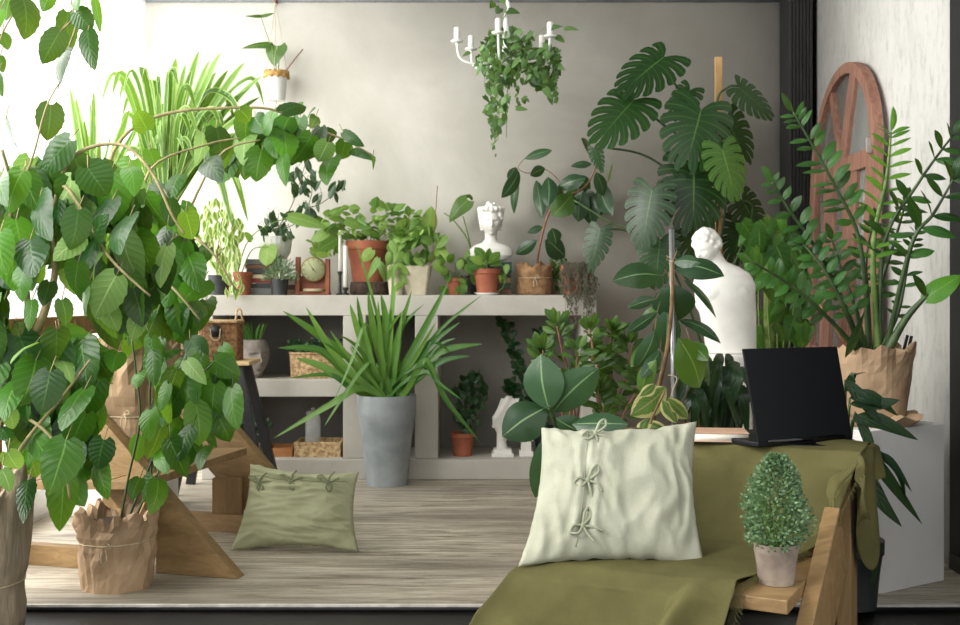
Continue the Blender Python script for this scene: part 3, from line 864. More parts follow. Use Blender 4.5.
g.v[0].x, g.v[0].y = .545, 2.90; g.v[4].x, g.v[4].y = .545, 2.90
g.build('tray_board', GLOSSB, tr_, bevel=.001)
bk = thing('notebook', 'closed notebook with dusty pink cover lying left of the laptop', 'book', (.63, 2.93, .538))
def book(root, c, w_, d_, h_, yaw, cover, pages=PAGE, th=.002):
    M = Matrix.Translation(V(c)) @ Matrix.Rotation(yaw, 4, 'Z')
    g = G(); g.box((-w_ / 2 + .002, -d_ / 2 + .002, th), (w_ / 2 - .002, d_ / 2 - .003, h_ - th), M); g.build('pages', pages, root)
    g = G(); g.box((-w_ / 2, -d_ / 2, 0), (w_ / 2, d_ / 2, th), M); g.box((-w_ / 2, -d_ / 2, h_ - th), (w_ / 2, d_ / 2, h_), M); g.box((-w_ / 2, d_ / 2 - th, 0), (w_ / 2, d_ / 2, h_), M)
    g.build('cover', cover, root, bevel=.0006)
book(bk, (.632, 2.935, .5385), .155, .11, .024, math.radians(-6), flatc('pink_cover', (184, 148, 124)), th=.0025)

# ------------------------------------------------------------------ plinth, arched window
pl = G(); a, b_ = V((1.175, 3.345, 0)), V((1.492, 3.535, 0)); dn = (b_ - a).normalized(); pn = V((-dn.y, dn.x, 0))
pl.prism([a, b_, b_ + pn * .05, b_ + pn * .36 - dn * .0, a + pn * .36], (0, 0, .505))
WP = plaster('white_plinth_paint', (214, 214, 211), (224, 224, 221), (232, 232, 229), 2)
tag(pl.build('display_plinth', WP, loc=tuple(a), bevel=.003), 'white box plinth under the paper-wrapped pot beside the right wall', 'plinth')
aw = thing('arched_window_frame', 'old arched window frame of reddish wood leaning on the right wall', 'window frame', (1.56, 4.9, 0))
A0, A1 = V((1.555, 4.37, .0)), V((1.625, 5.44, .0)); wx = (A1 - A0).normalized(); WL = (A1 - A0).length
lean = V((.062, -.006, 1.9)).normalized()
wn = wx.cross(lean).normalized()
if wn.x > 0: wn = -wn
def AW(u, z, o=0): return (A0 + A1) / 2 + wx * (-u) + lean * z + wn * o      # u>0 is nearer the camera
R_ = WL / 2; zs = 1.47; RZ = .86
def bar(g, p, q, w_, th=.03, o=0):
    p, q = V((p[0], p[1])), V((q[0], q[1])); d = (q - p).normalized(); s = V((-d.y, d.x)) * w_ / 2
    pts = [p + s, p - s, q - s, q + s]
    g.prism([AW(a.x, a.y, o) for a in pts], wn * th)
for s in (-1, 1):
    g = G(); bar(g, (s * (R_ - .055), .0), (s * (R_ - .055), zs + .02), .11, .04); g.build('stile', WEATH, aw, bevel=.002)
g = G(); n = 28
pts = [(R_ * math.cos(PI * i / n), zs + R_ * RZ * math.sin(PI * i / n)) for i in range(n + 1)] + [((R_ - .06) * math.cos(PI * i / n), zs + (R_ - .055) * RZ * math.sin(PI * i / n)) for i in range(n, -1, -1)]
g.prism([AW(*p) for p in pts], wn * .04)
g.build('arch_rail', WEATH, aw, flat=True)
g = G(); bar(g, (-R_ + .03, zs), (R_ - .03, zs), .075, .036, .001); g.build('cross_rail', WEATH, aw, bevel=.002)
for zz in (.05, .62): g = G(); bar(g, (-R_ + .03, zz), (R_ - .03, zz), .08, .034, .001); g.build('cross_rail', WEATH, aw, bevel=.002)
for u in (-.20, .16): g = G(); bar(g, (u, .05), (u, zs), .17 if u < 0 else .20, .03, .002); g.build('glazing_bar', WEATH, aw, bevel=.002)
for a, w__ in ((72, .10), (118, .045)): g = G(); bar(g, (0, zs), ((R_ - .05) * math.cos(math.radians(a)), zs + (R_ - .05) * RZ * math.sin(math.radians(a))), w__, .03, .002); g.build('glazing_bar', WEATH, aw, bevel=.002)
mm, t, b = nt('old_glass'); b.inputs['Base Color'].default_value = (.30, .31, .29, 1); b.inputs['Roughness'].default_value = .12; b.inputs['Alpha'].default_value = .55
g = G(); pts = [(-R_ + .05, .03), (R_ - .05, .03)] + [((R_ - .05) * math.cos(PI * i / 20), zs + (R_ - .05) * RZ * math.sin(PI * i / 20)) for i in range(21)]
g.prism([AW(p[0], p[1], .012) for p in pts], wn * .003); g.build('glass', mm, aw)
g = G(); g.box((-.012, -.006, -.03), (.012, .006, .03), Matrix.Translation(AW(R_ - .045, zs + .04, .046))); g.build('latch', mat('worn_metal', (150, 150, 144), (180, 180, 172), .5, 20, metal=.5), aw, bevel=.001)
# ------------------------------------------------------------------ statues
def head(g, c, s, yaw=0, pitch=0, face=True, N=72, roll=0, top=1.0):
    """head with its face towards local -y; s = full height"""
    M = Matrix.Translation(V(c)) @ Matrix.Rotation(yaw, 4, 'Z') @ Matrix.Rotation(pitch, 4, 'X') @ Matrix.Rotation(roll, 4, 'Y')
    rx, ry, rz = .335 * s, .40 * s, .5 * s
    vs = []
    ga = lambda x, z, cx, cz, wx, wz: math.exp(-((x - cx) / wx) ** 2 - ((z - cz) / wz) ** 2)
    for i in range(N + 1):
        th = PI * i / N
        for j in range(N):
            a = 2 * PI * j / N
            n = V((math.sin(th) * math.cos(a), math.sin(th) * math.sin(a), math.cos(th)))
            p = V((n.x * rx, n.y * ry, n.z * rz * (top if n.z > 0 else 1)))
            k = max(0, -n.z)
            p.x *= 1 - .36 * k ** 1.6
            if n.y > 0: p.y *= 1 - .45 * k            # nape
            else: p.y *= 1 - .06 * (1 - k)
            x, z = p.x / s, p.z / s
            if n.y < 0.1 and face:
                f = 0
                f += .12 * ga(x, z, 0, -.12, .038, .055)           # nose tip
                f += .055 * ga(x, z, 0, -.02, .028, .10)            # bridge
                f -= .065 * (ga(x, z, -.125, .005, .07, .045) + ga(x, z, .125, .005, .07, .045))
                f += .020 * (ga(x, z, -.125, .002, .045, .026) + ga(x, z, .125, .002, .045, .026))
                f += .032 * (ga(x, z, -.12, .07, .10, .03) + ga(x, z, .12, .07, .10, .03))
                f += .045 * ga(x, z, 0, -.235, .075, .018) + .036 * ga(x, z, 0, -.283, .065, .018)
                f -= .025 * ga(x, z, 0, -.26, .08, .007)
                f -= .018 * ga(x, z, 0, -.33, .08, .025)
                f += .045 * ga(x, z, 0, -.40, .09, .06)
                f += .018 * (ga(x, z, -.17, -.13, .07, .08) + ga(x, z, .17, -.13, .07, .08))
                p.y -= f * s
            vs.append(M @ p)
    fs = [(i * N + j, i * N + (j + 1) % N, (i + 1) * N + (j + 1) % N, (i + 1) * N + j) for i in range(N) for j in range(N)]
    fs = [f[::-1] for f in fs]
    g.add(vs, fs)
    for sx in (-1, 1):      # ears
        q = M @ V((sx * rx * .98, .02 * s, -.04 * s)); g.ball(q, .075 * s, 10, (.45, .8, 1.25))
    return M

# classical bust on the shelf
bz = .965 + .10
bust_c = V((X(491, 5.55), 5.58, 0))
def shelfx(px, d=5.55): return X(px, d)
bu = thing('classical_bust', 'white plaster bust of a woman with braided crown of hair on the shelf', 'bust', (bust_c.x, bust_c.y, Z(262, 5.55)))
zb = Z(262, 5.55)
g = G(); cx, cy = bust_c.x, bust_c.y
g.loft([(cx, cy, zb, .045, .035, 0), (cx, cy, zb + .012, .085, .045, 0), (cx, cy, zb + .035, .112, .055, 0), (cx, cy, zb + .065, .108, .052, 0), (cx, cy + .005, zb + .085, .085, .042, 0), (cx, cy + .005, zb + .098, .045, .034, 0), (cx, cy + .004, zb + .115, .031, .03, 0), (cx, cy, zb + .165, .030, .031, 0)])
hz = zb + .205
M = head(g, (cx, cy - .004, hz), .155, math.radians(4), math.radians(2))
rr = random.Random(2)
for k in range(90):
    a = rr.uniform(0, 2 * PI); e = rr.uniform(.15, 1.4)
    n = V((math.cos(a) * math.cos(e), math.sin(a) * math.cos(e), math.sin(e)))
    if n.y < -.55 and n.z < .62: continue
    g.ball(M @ V((n.x * .058, n.y * .066 + .006, n.z * .082)), rr.uniform(.009, .014), 8)
for k in range(16):
    a = 2 * PI * k / 16
    g.ball(M @ V((.058 * math.cos(a), .056 * math.sin(a) + .004, .062 + .004 * math.sin(a * 5))), .014, 8)
for sx in (-1, 1):
    for k in range(6): g.ball(M @ V((sx * (.057 - .002 * k), .010, .046 - k * .017)), .013 - .0008 * k, 8)
g.ball(M @ V((-.012, 0, .092)), .012, 8); g.ball(M @ V((.018, 0, .090)), .010, 8)
remesh(g.build('bust_body', WHITEP, bu), .0026, 3)

# tall torso statue behind the laptop
td = 4.25
ts = thing('torso_statue', 'large white armless male torso statue turned away behind the laptop', 'statue', (X(727, td), td, Z(352, td)))
g = G(); tx = lambda px: X(px, td); tz = lambda py: Z(py, td)
k_ = td / F
g.loft([(tx(731), td, tz(353), 25 * k_, .072, 0), (tx(730), td, tz(335), 26 * k_, .078, 0), (tx(728), td, tz(315), 28 * k_, .084, 0), (tx(725), td, tz(297), 30 * k_, .088, 0), (tx(724), td, tz(284), 31 * k_, .082, 0), (tx(723), td, tz(274), 27 * k_, .072, 0), (tx(720), td, tz(267), 19 * k_, .058, 0), (tx(714), td - .005, tz(262), 12.5 * k_, .045, 0), (tx(710), td - .01, tz(254), 10.5 * k_, .042, 0), (tx(707), td - .015, tz(245), 10 * k_, .042, 0)])
M = head(g, (tx(705.5), td - .025, tz(249)), .135, math.radians(-48), math.radians(14), top=1.0)
rr = random.Random(5)
for k in range(170):
    a = rr.uniform(0, 2 * PI); e = rr.uniform(-.15, 1.5)
    n = V((math.cos(a) * math.cos(e), math.sin(a) * math.cos(e), math.sin(e)))
    if n.y < -.35 and n.z < .55: continue
    g.ball(M @ V((n.x * .049, n.y * .058, n.z * .073)), rr.uniform(.009, .014), 8)
# shoulders, arm stumps, muscles
g.ball((tx(744), td, tz(282)), .036, 16, (.9, 1.1, 1.25)); g.ball((tx(745), td, tz(300)), .030, 16, (.85, 1.1, 1.7)); g.ball((tx(703), td, tz(283)), .036, 16, (1, 1.1, 1.2)); g.ball((tx(701), td, tz(300)), .030, 16, (.8, 1.1, 1.6))
g.ball((tx(713), td - .062, tz(293)), .040, 16, (1.1, .5, .8)); g.ball((tx(734), td - .062, tz(293)), .040, 16, (1.1, .5, .8))
for sx in (-1, 1): g.ball((tx(723 + sx * 15), td + .055, tz(287)), .036, 12, (1, .6, 1.2))
remesh(g.build('statue_body', WHITEP, ts), .0045, 6)
g = G()
sp_ = thing('white_pedestal', 'white round pedestal under the torso statue', 'pedestal', (tx(727), td, 0))
g.lathe([(.11, 0), (.11, .03), (.085, .05), (.080, .60), (.095, tz(353) - .035), (.105, tz(353) - .02), (.105, tz(353) - .001)], (tx(731), td, 0), 40)
g.build('pedestal_column', WHITEP, sp_, bevel=.002)

# grey head planter
hp = thing('head_planter', 'grey concrete head shaped planter on the middle shelf', 'planter', (X(254, 5.52), 5.52, .484))
g = G(); hx = X(254, 5.55); s = .215
g.loft([(hx, 5.55, .484, .048, .048, 0), (hx, 5.55, .50, .045, .045, 0), (hx, 5.55, .53, .038, .038, 0), (hx, 5.55, .58, .036, .036, 0)])
head(g, (hx, 5.535, .600), .235, math.radians(34), 0, top=.98)
o = g.build('planter_head', CONCH, hp); remesh(o, .0035, 3)
bm = bmesh.new(); bm.from_mesh(o.data)
off = o.matrix_world.translation if False else V((hx, 5.52, .484)) * 0
cutz = .675 - .484
r = bmesh.ops.bisect_plane(bm, geom=list(bm.verts) + list(bm.edges) + list(bm.faces), plane_co=(0, 0, cutz), plane_no=(0, 0, 1), clear_outer=True)
ed = [e for e in bm.edges if e.is_boundary]
bmesh.ops.holes_fill(bm, edges=ed, sides=0)
bm.to_mesh(o.data); bm.free()
g = G()
for k in range(34):
    a, rr_ = R.uniform(0, 2 * PI), R.uniform(0, .05)
    b_ = V((hx + rr_ * math.cos(a), 5.55 + rr_ * math.sin(a), .672))
    curveleaf(g, [b_, b_ + V((math.cos(a) * .012, math.sin(a) * .012, .04)), b_ + V((math.cos(a) * .035, math.sin(a) * .035, R.uniform(.06, .095)))], .009, rn=R.random())
g.build('foliage', L_STRAP, hp)

# little white statuette in the right compartment
vt = thing('plaster_statuette', 'small white draped statuette on a stepped base in the right compartment', 'statuette', (X(503, 5.5), 5.5, .098))
g = G(); vx = X(503, 5.5)
g.box((vx - .058, 5.44, .098), (vx + .052, 5.55, .116)); g.box((vx - .048, 5.45, .116), (vx + .042, 5.54, .134))
g.loft([(vx - .005, 5.5, .134, .028, .028, 0), (vx - .008, 5.5, .17, .024, .024, 0), (vx + .004, 5.5, .21, .036, .03, .2), (vx - .012, 5.5, .25, .042, .032, .5), (vx - .012, 5.5, .29, .052, .034, .8), (vx + .008, 5.5, .33, .048, .034, 1.0), (vx + .022, 5.5, .365, .036, .028, 1.2), (vx + .030, 5.5, .395, .018, .016, 1.4)], 28)
for k in range(7):
    x0 = vx - .05 + k * .014
    g.tube([V((x0, 5.475, .24)), V((x0 + .012, 5.465, .29)), V((x0 + .030, 5.47, .345)), V((x0 + .045, 5.49, .385))], .008, .005, 6)
remesh(g.build('statuette_body', WHITEP, vt), .003, 2)
vt2 = thing('plaster_block', 'small white plaster block beside the statuette on the plinth step', 'block', (X(525, 5.5), 5.5, .098))
g = G(); g.box((X(519, 5.5), 5.46, .098), (X(533, 5.5), 5.53, .125)); g.box((X(521, 5.5), 5.465, .125), (X(531, 5.5), 5.525, .175)); g.box((X(519, 5.5), 5.46, .175), (X(533, 5.5), 5.53, .188)); g.build('stepped_block', WHITEP, vt2, bevel=.002)

# ------------------------------------------------------------------ things on the shelf
ST = .90
sd_ = 5.52
def sx_(px): return X(px, sd_)
KP = sd_ / F
def stack(px, n, w_, d_, hs, cols, names, group, z0=ST, y=5.55):
    z = z0
    for i in range(n):
        t = thing('old_book', names[i], 'book', (X(px, y), y, z), group)
        book(t, (X(px, y) + R.uniform(-.005, .005), y, z + .0004), w_, d_, hs[i], R.uniform(-.05, .05) + PI, cols[i], PAGE if i % 2 else flatc('aged_pages', (186, 170, 140)))
        z += hs[i] + .0008
    return z
dk = flatc('book_dark', (46, 48, 50)); rd = flatc('book_red', (120, 44, 38)); gy = flatc('book_grey', (96, 98, 98)); tn = flatc('book_tan', (150, 122, 88)); tl_ = flatc('book_teal', (44, 66, 66)); br = flatc('book_brown', (96, 66, 46)); cr = flatc('book_cream', (190, 178, 152)); gn = flatc('book_green', (60, 78, 58))
pn_ = 'in the left shelf stack'
stack(262, 7, .125, .15, [.032, .026, .022, .020, .026, .022, .026], [gy, dk, rd, cr, dk, br, gy],
      ['grey book at the bottom ' + pn_, 'black book second from the bottom ' + pn_, 'dark red book above the black one ' + pn_, 'cream book in the middle ' + pn_, 'black book above the cream one ' + pn_, 'brown book second from the top ' + pn_, 'grey book on top ' + pn_ + ' under the ribbed pot'], 'books stacked at the left of the shelf')
zt = ST + sum([.032, .026, .022, .020, .026, .022, .026]) + 7 * .0008
pb = 'in the stack under the plaster bust'
hs2 = [.030, .028, .026, .024, .028]
rem = Z(262, 5.55) - ST - sum(hs2) - .0045
hs2[4] += rem
stack(494, 5, .17, .14, hs2, [br, gn, tn, dk, tl_], ['brown book at the bottom ' + pb, 'green book second from the bottom ' + pb, 'tan book in the middle ' + pb, 'black book second from the top ' + pb, 'dark teal book on top ' + pb], 'books stacked under the bust', y=5.58)

# tan book standing pile behind the clock
pt_ = 'in the low pile behind the clock'
stack(291, 4, .07, .14, [.026, .024, .022, .022], [tn, br, cr, tn], ['tan book at the bottom ' + pt_, 'brown book second from the bottom ' + pt_, 'cream book second from the top ' + pt_, 'tan book on top ' + pt_], 'small pile of books by the clock', y=5.62)

# clock in its wooden stand
ck = thing('desk_clock', 'round vintage clock in a red-brown wooden stand on the shelf', 'clock', (sx_(312.5), sd_, ST))
x0, x1 = sx_(296), sx_(330)
g = G(); g.box((x0, sd_ - .02, ST), (x0 + .022, sd_ + .02, Z(257, sd_))); g.box((x1 - .022, sd_ - .02, ST), (x1, sd_ + .02, Z(259, sd_))); g.box((x0, sd_ - .03, ST), (x1, sd_ + .03, ST + .018)); g.box((x0, sd_ + .012, ST), (x1, sd_ + .02, Z(276, sd_)))
g.build('stand_frame', REDW, ck, bevel=.002)
cc = V((sx_(314), sd_ - .022, Z(269.5, sd_)))
def disc(g, c, r, y0, y1, seg=40):
    vs = [V((c.x + r * math.cos(2 * PI * j / seg), c.y + y, c.z + r * math.sin(2 * PI * j / seg))) for y in (y0, y1) for j in range(seg)]
    g.add(vs, [tuple(range(seg)), tuple(range(2 * seg - 1, seg - 1, -1))] + [(j, j + seg, (j + 1) % seg + seg, (j + 1) % seg) for j in range(seg)])
g = G(); disc(g, cc, .063, -.004, .035); g.build('clock_case', mat('brass_brown', (112, 92, 58), (146, 122, 80), .4, 12, metal=.6), ck, bevel=.004)
g = G(); disc(g, cc, .055, -.006, -.0045); g.build('dial', flatc('pale_green_dial', (168, 172, 132)), ck)
g = G()
for k in range(12):
    a = 2 * PI * k / 12; p = cc + V((math.sin(a) * .045, -.007, math.cos(a) * .045)); q = cc + V((math.sin(a) * .052, -.007, math.cos(a) * .052)); g.tube([p, q], .0014, smooth=False, seg=4)
for a, l in ((2.4, .026), (-.6, .038)):
    g.tube([cc + V((0, -.008, 0)), cc + V((math.sin(a) * l, -.008, math.cos(a) * l))], .0015, .0007, 5, smooth=False)
g.ball(cc + V((0, -.008, 0)), .004, 8); g.build('hands', flatc('clock_black', (30, 28, 26)), ck)
g = G(); g.lathe([(.05, 0), (.052, .012), (.045, .014)], (cc.x, sd_ - .012, ST + .018), 24); g.build('clock_foot', flatc('clock_foot_cream', (176, 160, 130)), ck)

# candles
for px, top, bot, rad_, lab, hw in ((340, 231, 273, .0085, 'thin white candle in a tall black holder beside the clock', .006), (345.5, 246, 289, .0115, 'thicker white candle in a low black holder on the shelf', .0)):
    x = X(px, 5.46); t = thing('candle', lab, 'candle', (x, 5.46, ST), 'candles beside the clock')
    g = G(); g.lathe([(rad_, Z(bot, 5.46)), (rad_ * .96, Z(top, 5.46)), (rad_ * .5, Z(top, 5.46) + .004), (.001, Z(top, 5.46) + .005)], (x, 5.46, 0), 20); g.build('wax', CANDLE, t)
    g = G(); g.tube([V((x, 5.46, Z(top, 5.46))), V((x + .001, 5.46, Z(top, 5.46) + .012))], .001, seg=5, smooth=False); g.build('wick', BLACKM, t)
    g = G(); zt_ = Z(bot, 5.46)
    g.lathe([(.020, ST), (.020, ST + .006), (.008, ST + .012), (.007, zt_ - .012 if zt_ - .012 > ST + .013 else ST + .013), (rad_ + .004, zt_), (rad_ + .004, zt_ + .008), (rad_ + .0005, zt_ + .008), (rad_ + .0005, zt_)], (x, 5.46, 0), 20); g.build('holder', BLACKM, t)

# log slice + big terracotta pot
lg = thing('log_slice', 'thick dark slice of log under the big terracotta pot', 'wood slice', (sx_(371), 5.56, ST))
g = G(); g.lathe([(.1, 0), (.104, .02), (.102, .05), (.098, .066)], (X(371, 5.57), 5.57, ST), 40, lambda p, a, k, n: V((p.x * (1 + .05 * math.sin(a * 5) + .03 * math.sin(a * 13)), p.y * (1 + .05 * math.sin(a * 5)), p.z)))
g.build('log_body', BARKW, lg)

# ---- middle & lower shelf things
bs_ = thing('wicker_basket_planter', 'shallow pale wicker basket with low green plant on the middle shelf', 'basket', (X(313, 5.55), 5.55, .484))
def basket(root, c, rx, ry, h, m, flare=1.06, name='basket_body', rows=9):
    g = G(); seg = 56; vs = []; fs = []
    for i in range(rows * 2 + 1):
        t = i / (rows * 2)
        for j in range(seg):
            a = 2 * PI * j / seg; ca, sa = math.cos(a), math.sin(a)
            q = 1 / max(abs(ca), abs(sa)) ** .55
            b = 1 + .018 * (1 if (i + j) % 2 else -1)
            f = (1 + (flare - 1) * t) * b * q
            vs.append(V((c[0] + rx * ca * f, c[1] + ry * sa * f, c[2] + h * t)))
    n_ = rows * 2
    for j in range(seg):
        a = 2 * PI * j / seg; q = 1 / max(abs(math.cos(a)), abs(math.sin(a))) ** .55
        vs.append(V((c[0] + rx * .93 * math.cos(a) * q * flare, c[1] + ry * .93 * math.sin(a) * q * flare, c[2] + h)))
    for j in range(seg):
        a = 2 * PI * j / seg; q = 1 / max(abs(math.cos(a)), abs(math.sin(a))) ** .55
        vs.append(V((c[0] + rx * .9 * math.cos(a) * q, c[1] + ry * .9 * math.sin(a) * q, c[2] + h * .15)))
    for k in range(n_ + 2):
        for j in range(seg): fs.append((k * seg + j, k * seg + (j + 1) % seg, (k + 1) * seg + (j + 1) % seg, (k + 1) * seg + j))
    fs.append(tuple(range(seg - 1, -1, -1))); fs.append(tuple((n_ + 2) * seg + j for j in range(seg)))
    g.add(vs, fs); o = g.build(name, m, root)
    g = G(); pts = [V((c[0] + rx * flare * math.cos(2 * PI * j / 40) / max(abs(math.cos(2 * PI * j / 40)), abs(math.sin(2 * PI * j / 40))) ** .55, c[1] + ry * flare * math.sin(2 * PI * j / 40) / max(abs(math.cos(2 * PI * j / 40)), abs(math.sin(2 * PI * j / 40))) ** .55, c[2] + h)) for j in range(41)]
    g.tube(pts, .006, seg=6, smooth=False); g.build('rim', m, root)
basket(bs_, (X(315, 5.56), 5.57, .484), .12, .09, .125, WICK)
g = G()
for k in range(260):
    c = V((X(315, 5.56) + R.uniform(-.13, .13), 5.57 + R.uniform(-.08, .08), .60 + R.uniform(0, .065))); d_ = V((R.uniform(-1, 1), R.uniform(-1, 1), R.uniform(.2, 1))).normalized()
    leaf(g, c, c + d_ * .022, .015, (R.uniform(-.5, .5), -1, .8), 'ellip', rows=3, cols=2)
g.build('foliage', L_FLAT, bs_)

hb = thing('wicker_handbag', 'brown woven basket bag with a dark clasp on the black stool', 'bag', (X(220, 5.1), 5.1, .60))
hz_ = .604
basket(hb, (X(221, 5.1), 5.1, hz_), .10, .065, .17, WICKD, 1.0, rows=12)
g = G(); g.box((X(200, 5.1), 5.02, hz_ + .172), (X(241, 5.1), 5.18, hz_ + .184)); g.build('lid', WICK, hb, bevel=.004)
g = G()
for k in (-.085, .075):
    g = G(); c = V((X(222, 5.1) + k, 5.1, hz_ + .18)); g.tube([c + V((-.012, 0, 0)), c + V((-.004, 0, .05)), c + V((.012, 0, .05)), c + V((.02, 0, 0))], .005)
    g.build('handle', WICK, hb)
g = G(); c = V((X(219, 5.1), 5.028, hz_ + .135)); disc(g, c, .028, -.006, .006, 24); g.build('clasp', BLACKM, hb)
g = G(); g.tube([c + V((-.02, -.008, .01)), c + V((-.012, -.01, -.035)), c + V((.018, -.01, -.035)), c + V((.026, -.008, .012))], .0022); g.build('cord_loop', TWINE, hb)

so = thing('black_stool', 'small black splayed-leg stool with pale top under the wicker bag', 'stool', (X(222, 5.1), 5.1, 0))
g = G(); g.box((X(196, 5.1), 4.97, .585), (X(253, 5.05), 5.23, .603)); g.build('seat', BIRCH, so, bevel=.003)
for sxx in (-1, 1):
    for sy in (-1, 1):
        g = G(); xt, xb = X(224 + sxx * 18, 5.1), X(226 + sxx * 44, 5.1)
        beam(g, V((xb, 5.1 + sy * .15, 0)), V((xt, 5.1 + sy * .09, .585)), .03, .042, (1, 0, 0)); g.build('leg', BLACKM, so, bevel=.002)
for z, w_ in ((.55, 20), (.22, 35)):
    for sy in (-1, 1):
        g = G(); beam(g, V((X(224 - w_, 5.1), 5.1 + sy * (.09 if z > .5 else .125), z)), V((X(224 + w_, 5.1), 5.1 + sy * (.09 if z > .5 else .125), z)), .02, .035); g.build('stretcher', BLACKM, so, bevel=.002)

wc = thing('wooden_crate', 'small shallow wooden box on the bottom shelf beside the stool', 'crate', (X(281, 5.5), 5.5, .098))
def tray(root, x0, x1, y0, y1, z0, h, m, th=.006, name='box_body'):
    g = G(); g.box((x0, y0, z0), (x1, y1, z0 + th)); g.box((x0, y0, z0 + th), (x1, y0 + th, z0 + h)); g.box((x0, y1 - th, z0 + th), (x1, y1, z0 + h)); g.box((x0, y0 + th, z0 + th), (x0 + th, y1 - th, z0 + h)); g.box((x1 - th, y0 + th, z0 + th), (x1, y1 - th, z0 + h)); return g.build(name, m, root, bevel=.001)
tray(wc, X(268, 5.5), X(294, 5.5), 5.45, 5.6, .098, .045, woodmat('orange_wood', (150, 98, 52), (186, 128, 74)))
wt = thing('wicker_tray', 'long low wicker tray on the bottom shelf left of the zinc planter', 'tray', (X(313, 5.5), 5.5, .098))
tray(wt, X(296, 5.5), X(342, 5.5), 5.44, 5.65, .098, .07, WICK, .012, 'tray_body')
g = G(); g.box((X(296, 5.5) - .003, 5.437, .158), (X(342, 5.5) + .003, 5.45, .172)); g.build('rim', WICK, wt, bevel=.003)
jr = thing('glass_jar', 'tall clear glass jar with lid standing in the wicker tray', 'jar', (X(313, 5.55), 5.55, .108))
gm2, t, b = nt('jar_glass'); b.inputs['Base Color'].default_value = (.75, .78, .76, 1); b.inputs['Roughness'].default_value = .05; b.inputs['Alpha'].default_value = .22
g = G(); g.lathe([(.038, 0), (.04, .01), (.04, .16), (.034, .175), (.034, .19), (.032, .19), (.032, .175), (.037, .16), (.037, .012)], (X(313, 5.55), 5.55, .111), 28); g.build('jar_body', gm2, jr)
g = G(); g.lathe([(.036, .19), (.036, .20), (.01, .206), (.01, .22), (.001, .222)], (X(313, 5.55), 5.55, .111), 24); g.build('lid', gm2, jr)
# ------------------------------------------------------------------ plants
def plant(name, label, cat, c, group=None):
    return thing(name, label, cat, c, group)
def trunk(g, pts, r0, r1, seg=8): g.tube([P(*p) for p in pts], r0, r1, seg)

# --- galvanised planter with strap leaves
pc = V((X(387.5, 5.15 + .13), 5.15 + .10, 0))
t = plant('zinc_planter', 'tall grey zinc planter with long green strap leaves standing on the floor', 'potted plant', tuple(pc))
zc = Z(396, 5.15) - .002
pot(t, pc, .138, .098, zc, ZINC, rim=.002, seg=48)
base = V((pc.x, pc.y, zc - .04))
g = G()
def strap(pts, W, dz=0, shape='strap', bx_=0):
    q = []
    for i, p in enumerate(pts):
        q.append(P(p[0], p[1], p[2] if len(p) > 2 else 5.15 - .03 * i))
    curveleaf(g, [base + V(((pts[0][0] - 387) * .0006 + R.uniform(-.06, .06), R.uniform(-.06, .04), 0))] + q, W, (R.uniform(-.5, .5), -1, .5), shape, .25)
W = .040
for pts, w_ in [([(352, 362), (318, 335), (283, 311)], W), ([(350, 372), (328, 345), (306, 307)], W * .9), ([(345, 372), (318, 350), (278, 348)], W * .95),
                ([(350, 385), (325, 368), (296, 358)], W), ([(350, 388), (330, 375), (290, 378)], W * .6), ([(362, 388), (330, 405), (274, 438)], W * .8),
                ([(374, 365), (362, 370), (340, 402), (324, 427)], W * .5), ([(372, 360), (366, 324), (350, 365), (331, 408)], W * .4), ([(372, 372), (358, 348), (340, 335)], W * .5),
                ([(368, 360), (358, 330), (350, 304)], W * .85), ([(370, 360), (362, 325), (357, 296)], W * .7), ([(378, 350), (372, 320), (368, 292)], W * .8),
                ([(382, 350), (376, 310), (354, 235)], W * .4), ([(384, 350), (386, 320), (381, 294)], W * .95), ([(388, 350), (392, 310), (394, 246)], W * .45),
                ([(390, 350), (392, 315), (396, 284)], W * .8), ([(394, 355), (400, 330), (412, 290)], W * .7), ([(396, 355), (404, 325), (424, 304)], W * .5),
                ([(404, 366), (424, 330), (448, 283)], W * .9), ([(410, 372), (440, 330), (482, 295)], W * .45), ([(412, 372), (430, 345), (460, 322)], W * .8),
                ([(412, 370), (430, 342), (450, 352)], W * .6), ([(410, 378), (440, 352), (482, 344)], W * 1.0), ([(410, 384), (440, 362), (470, 356)], W * .8), ([(412, 380), (436, 348), (456, 338)], W * .5),
                ([(402, 374), (428, 366), (446, 400), (480, 442)], W * .75), ([(402, 384), (425, 372), (440, 384), (462, 400)], W * .5), ([(405, 392), (425, 360), (440, 390)], W * .7),
                ([(383, 370), (380, 340), (378, 300)], W * .6), ([(395, 372), (398, 345), (402, 312)], W * .6), ([(376, 372), (368, 345), (362, 318)], W * .7), ([(380, 355), (388, 330), (404, 310)], W * .5),
                ([(370, 378), (345, 352), (330, 330)], W * .5), ([(404, 378), (420, 350), (436, 322)], W * .5)]:
    strap(pts, w_)
for k in range(46):
    a = R.uniform(-1, 1); h = R.uniform(.14, .34)
    b0 = base + V((a * .09, R.uniform(-.07, .07), 0))
    curveleaf(g, [b0, b0 + V((a * .03, R.uniform(-.02, .02), h * .5)), b0 + V((a * .13, R.uniform(-.07, .06), h))], .018, (R.uniform(-.6, .6), -1, .3))
g.build('foliage', L_STRAP, t)

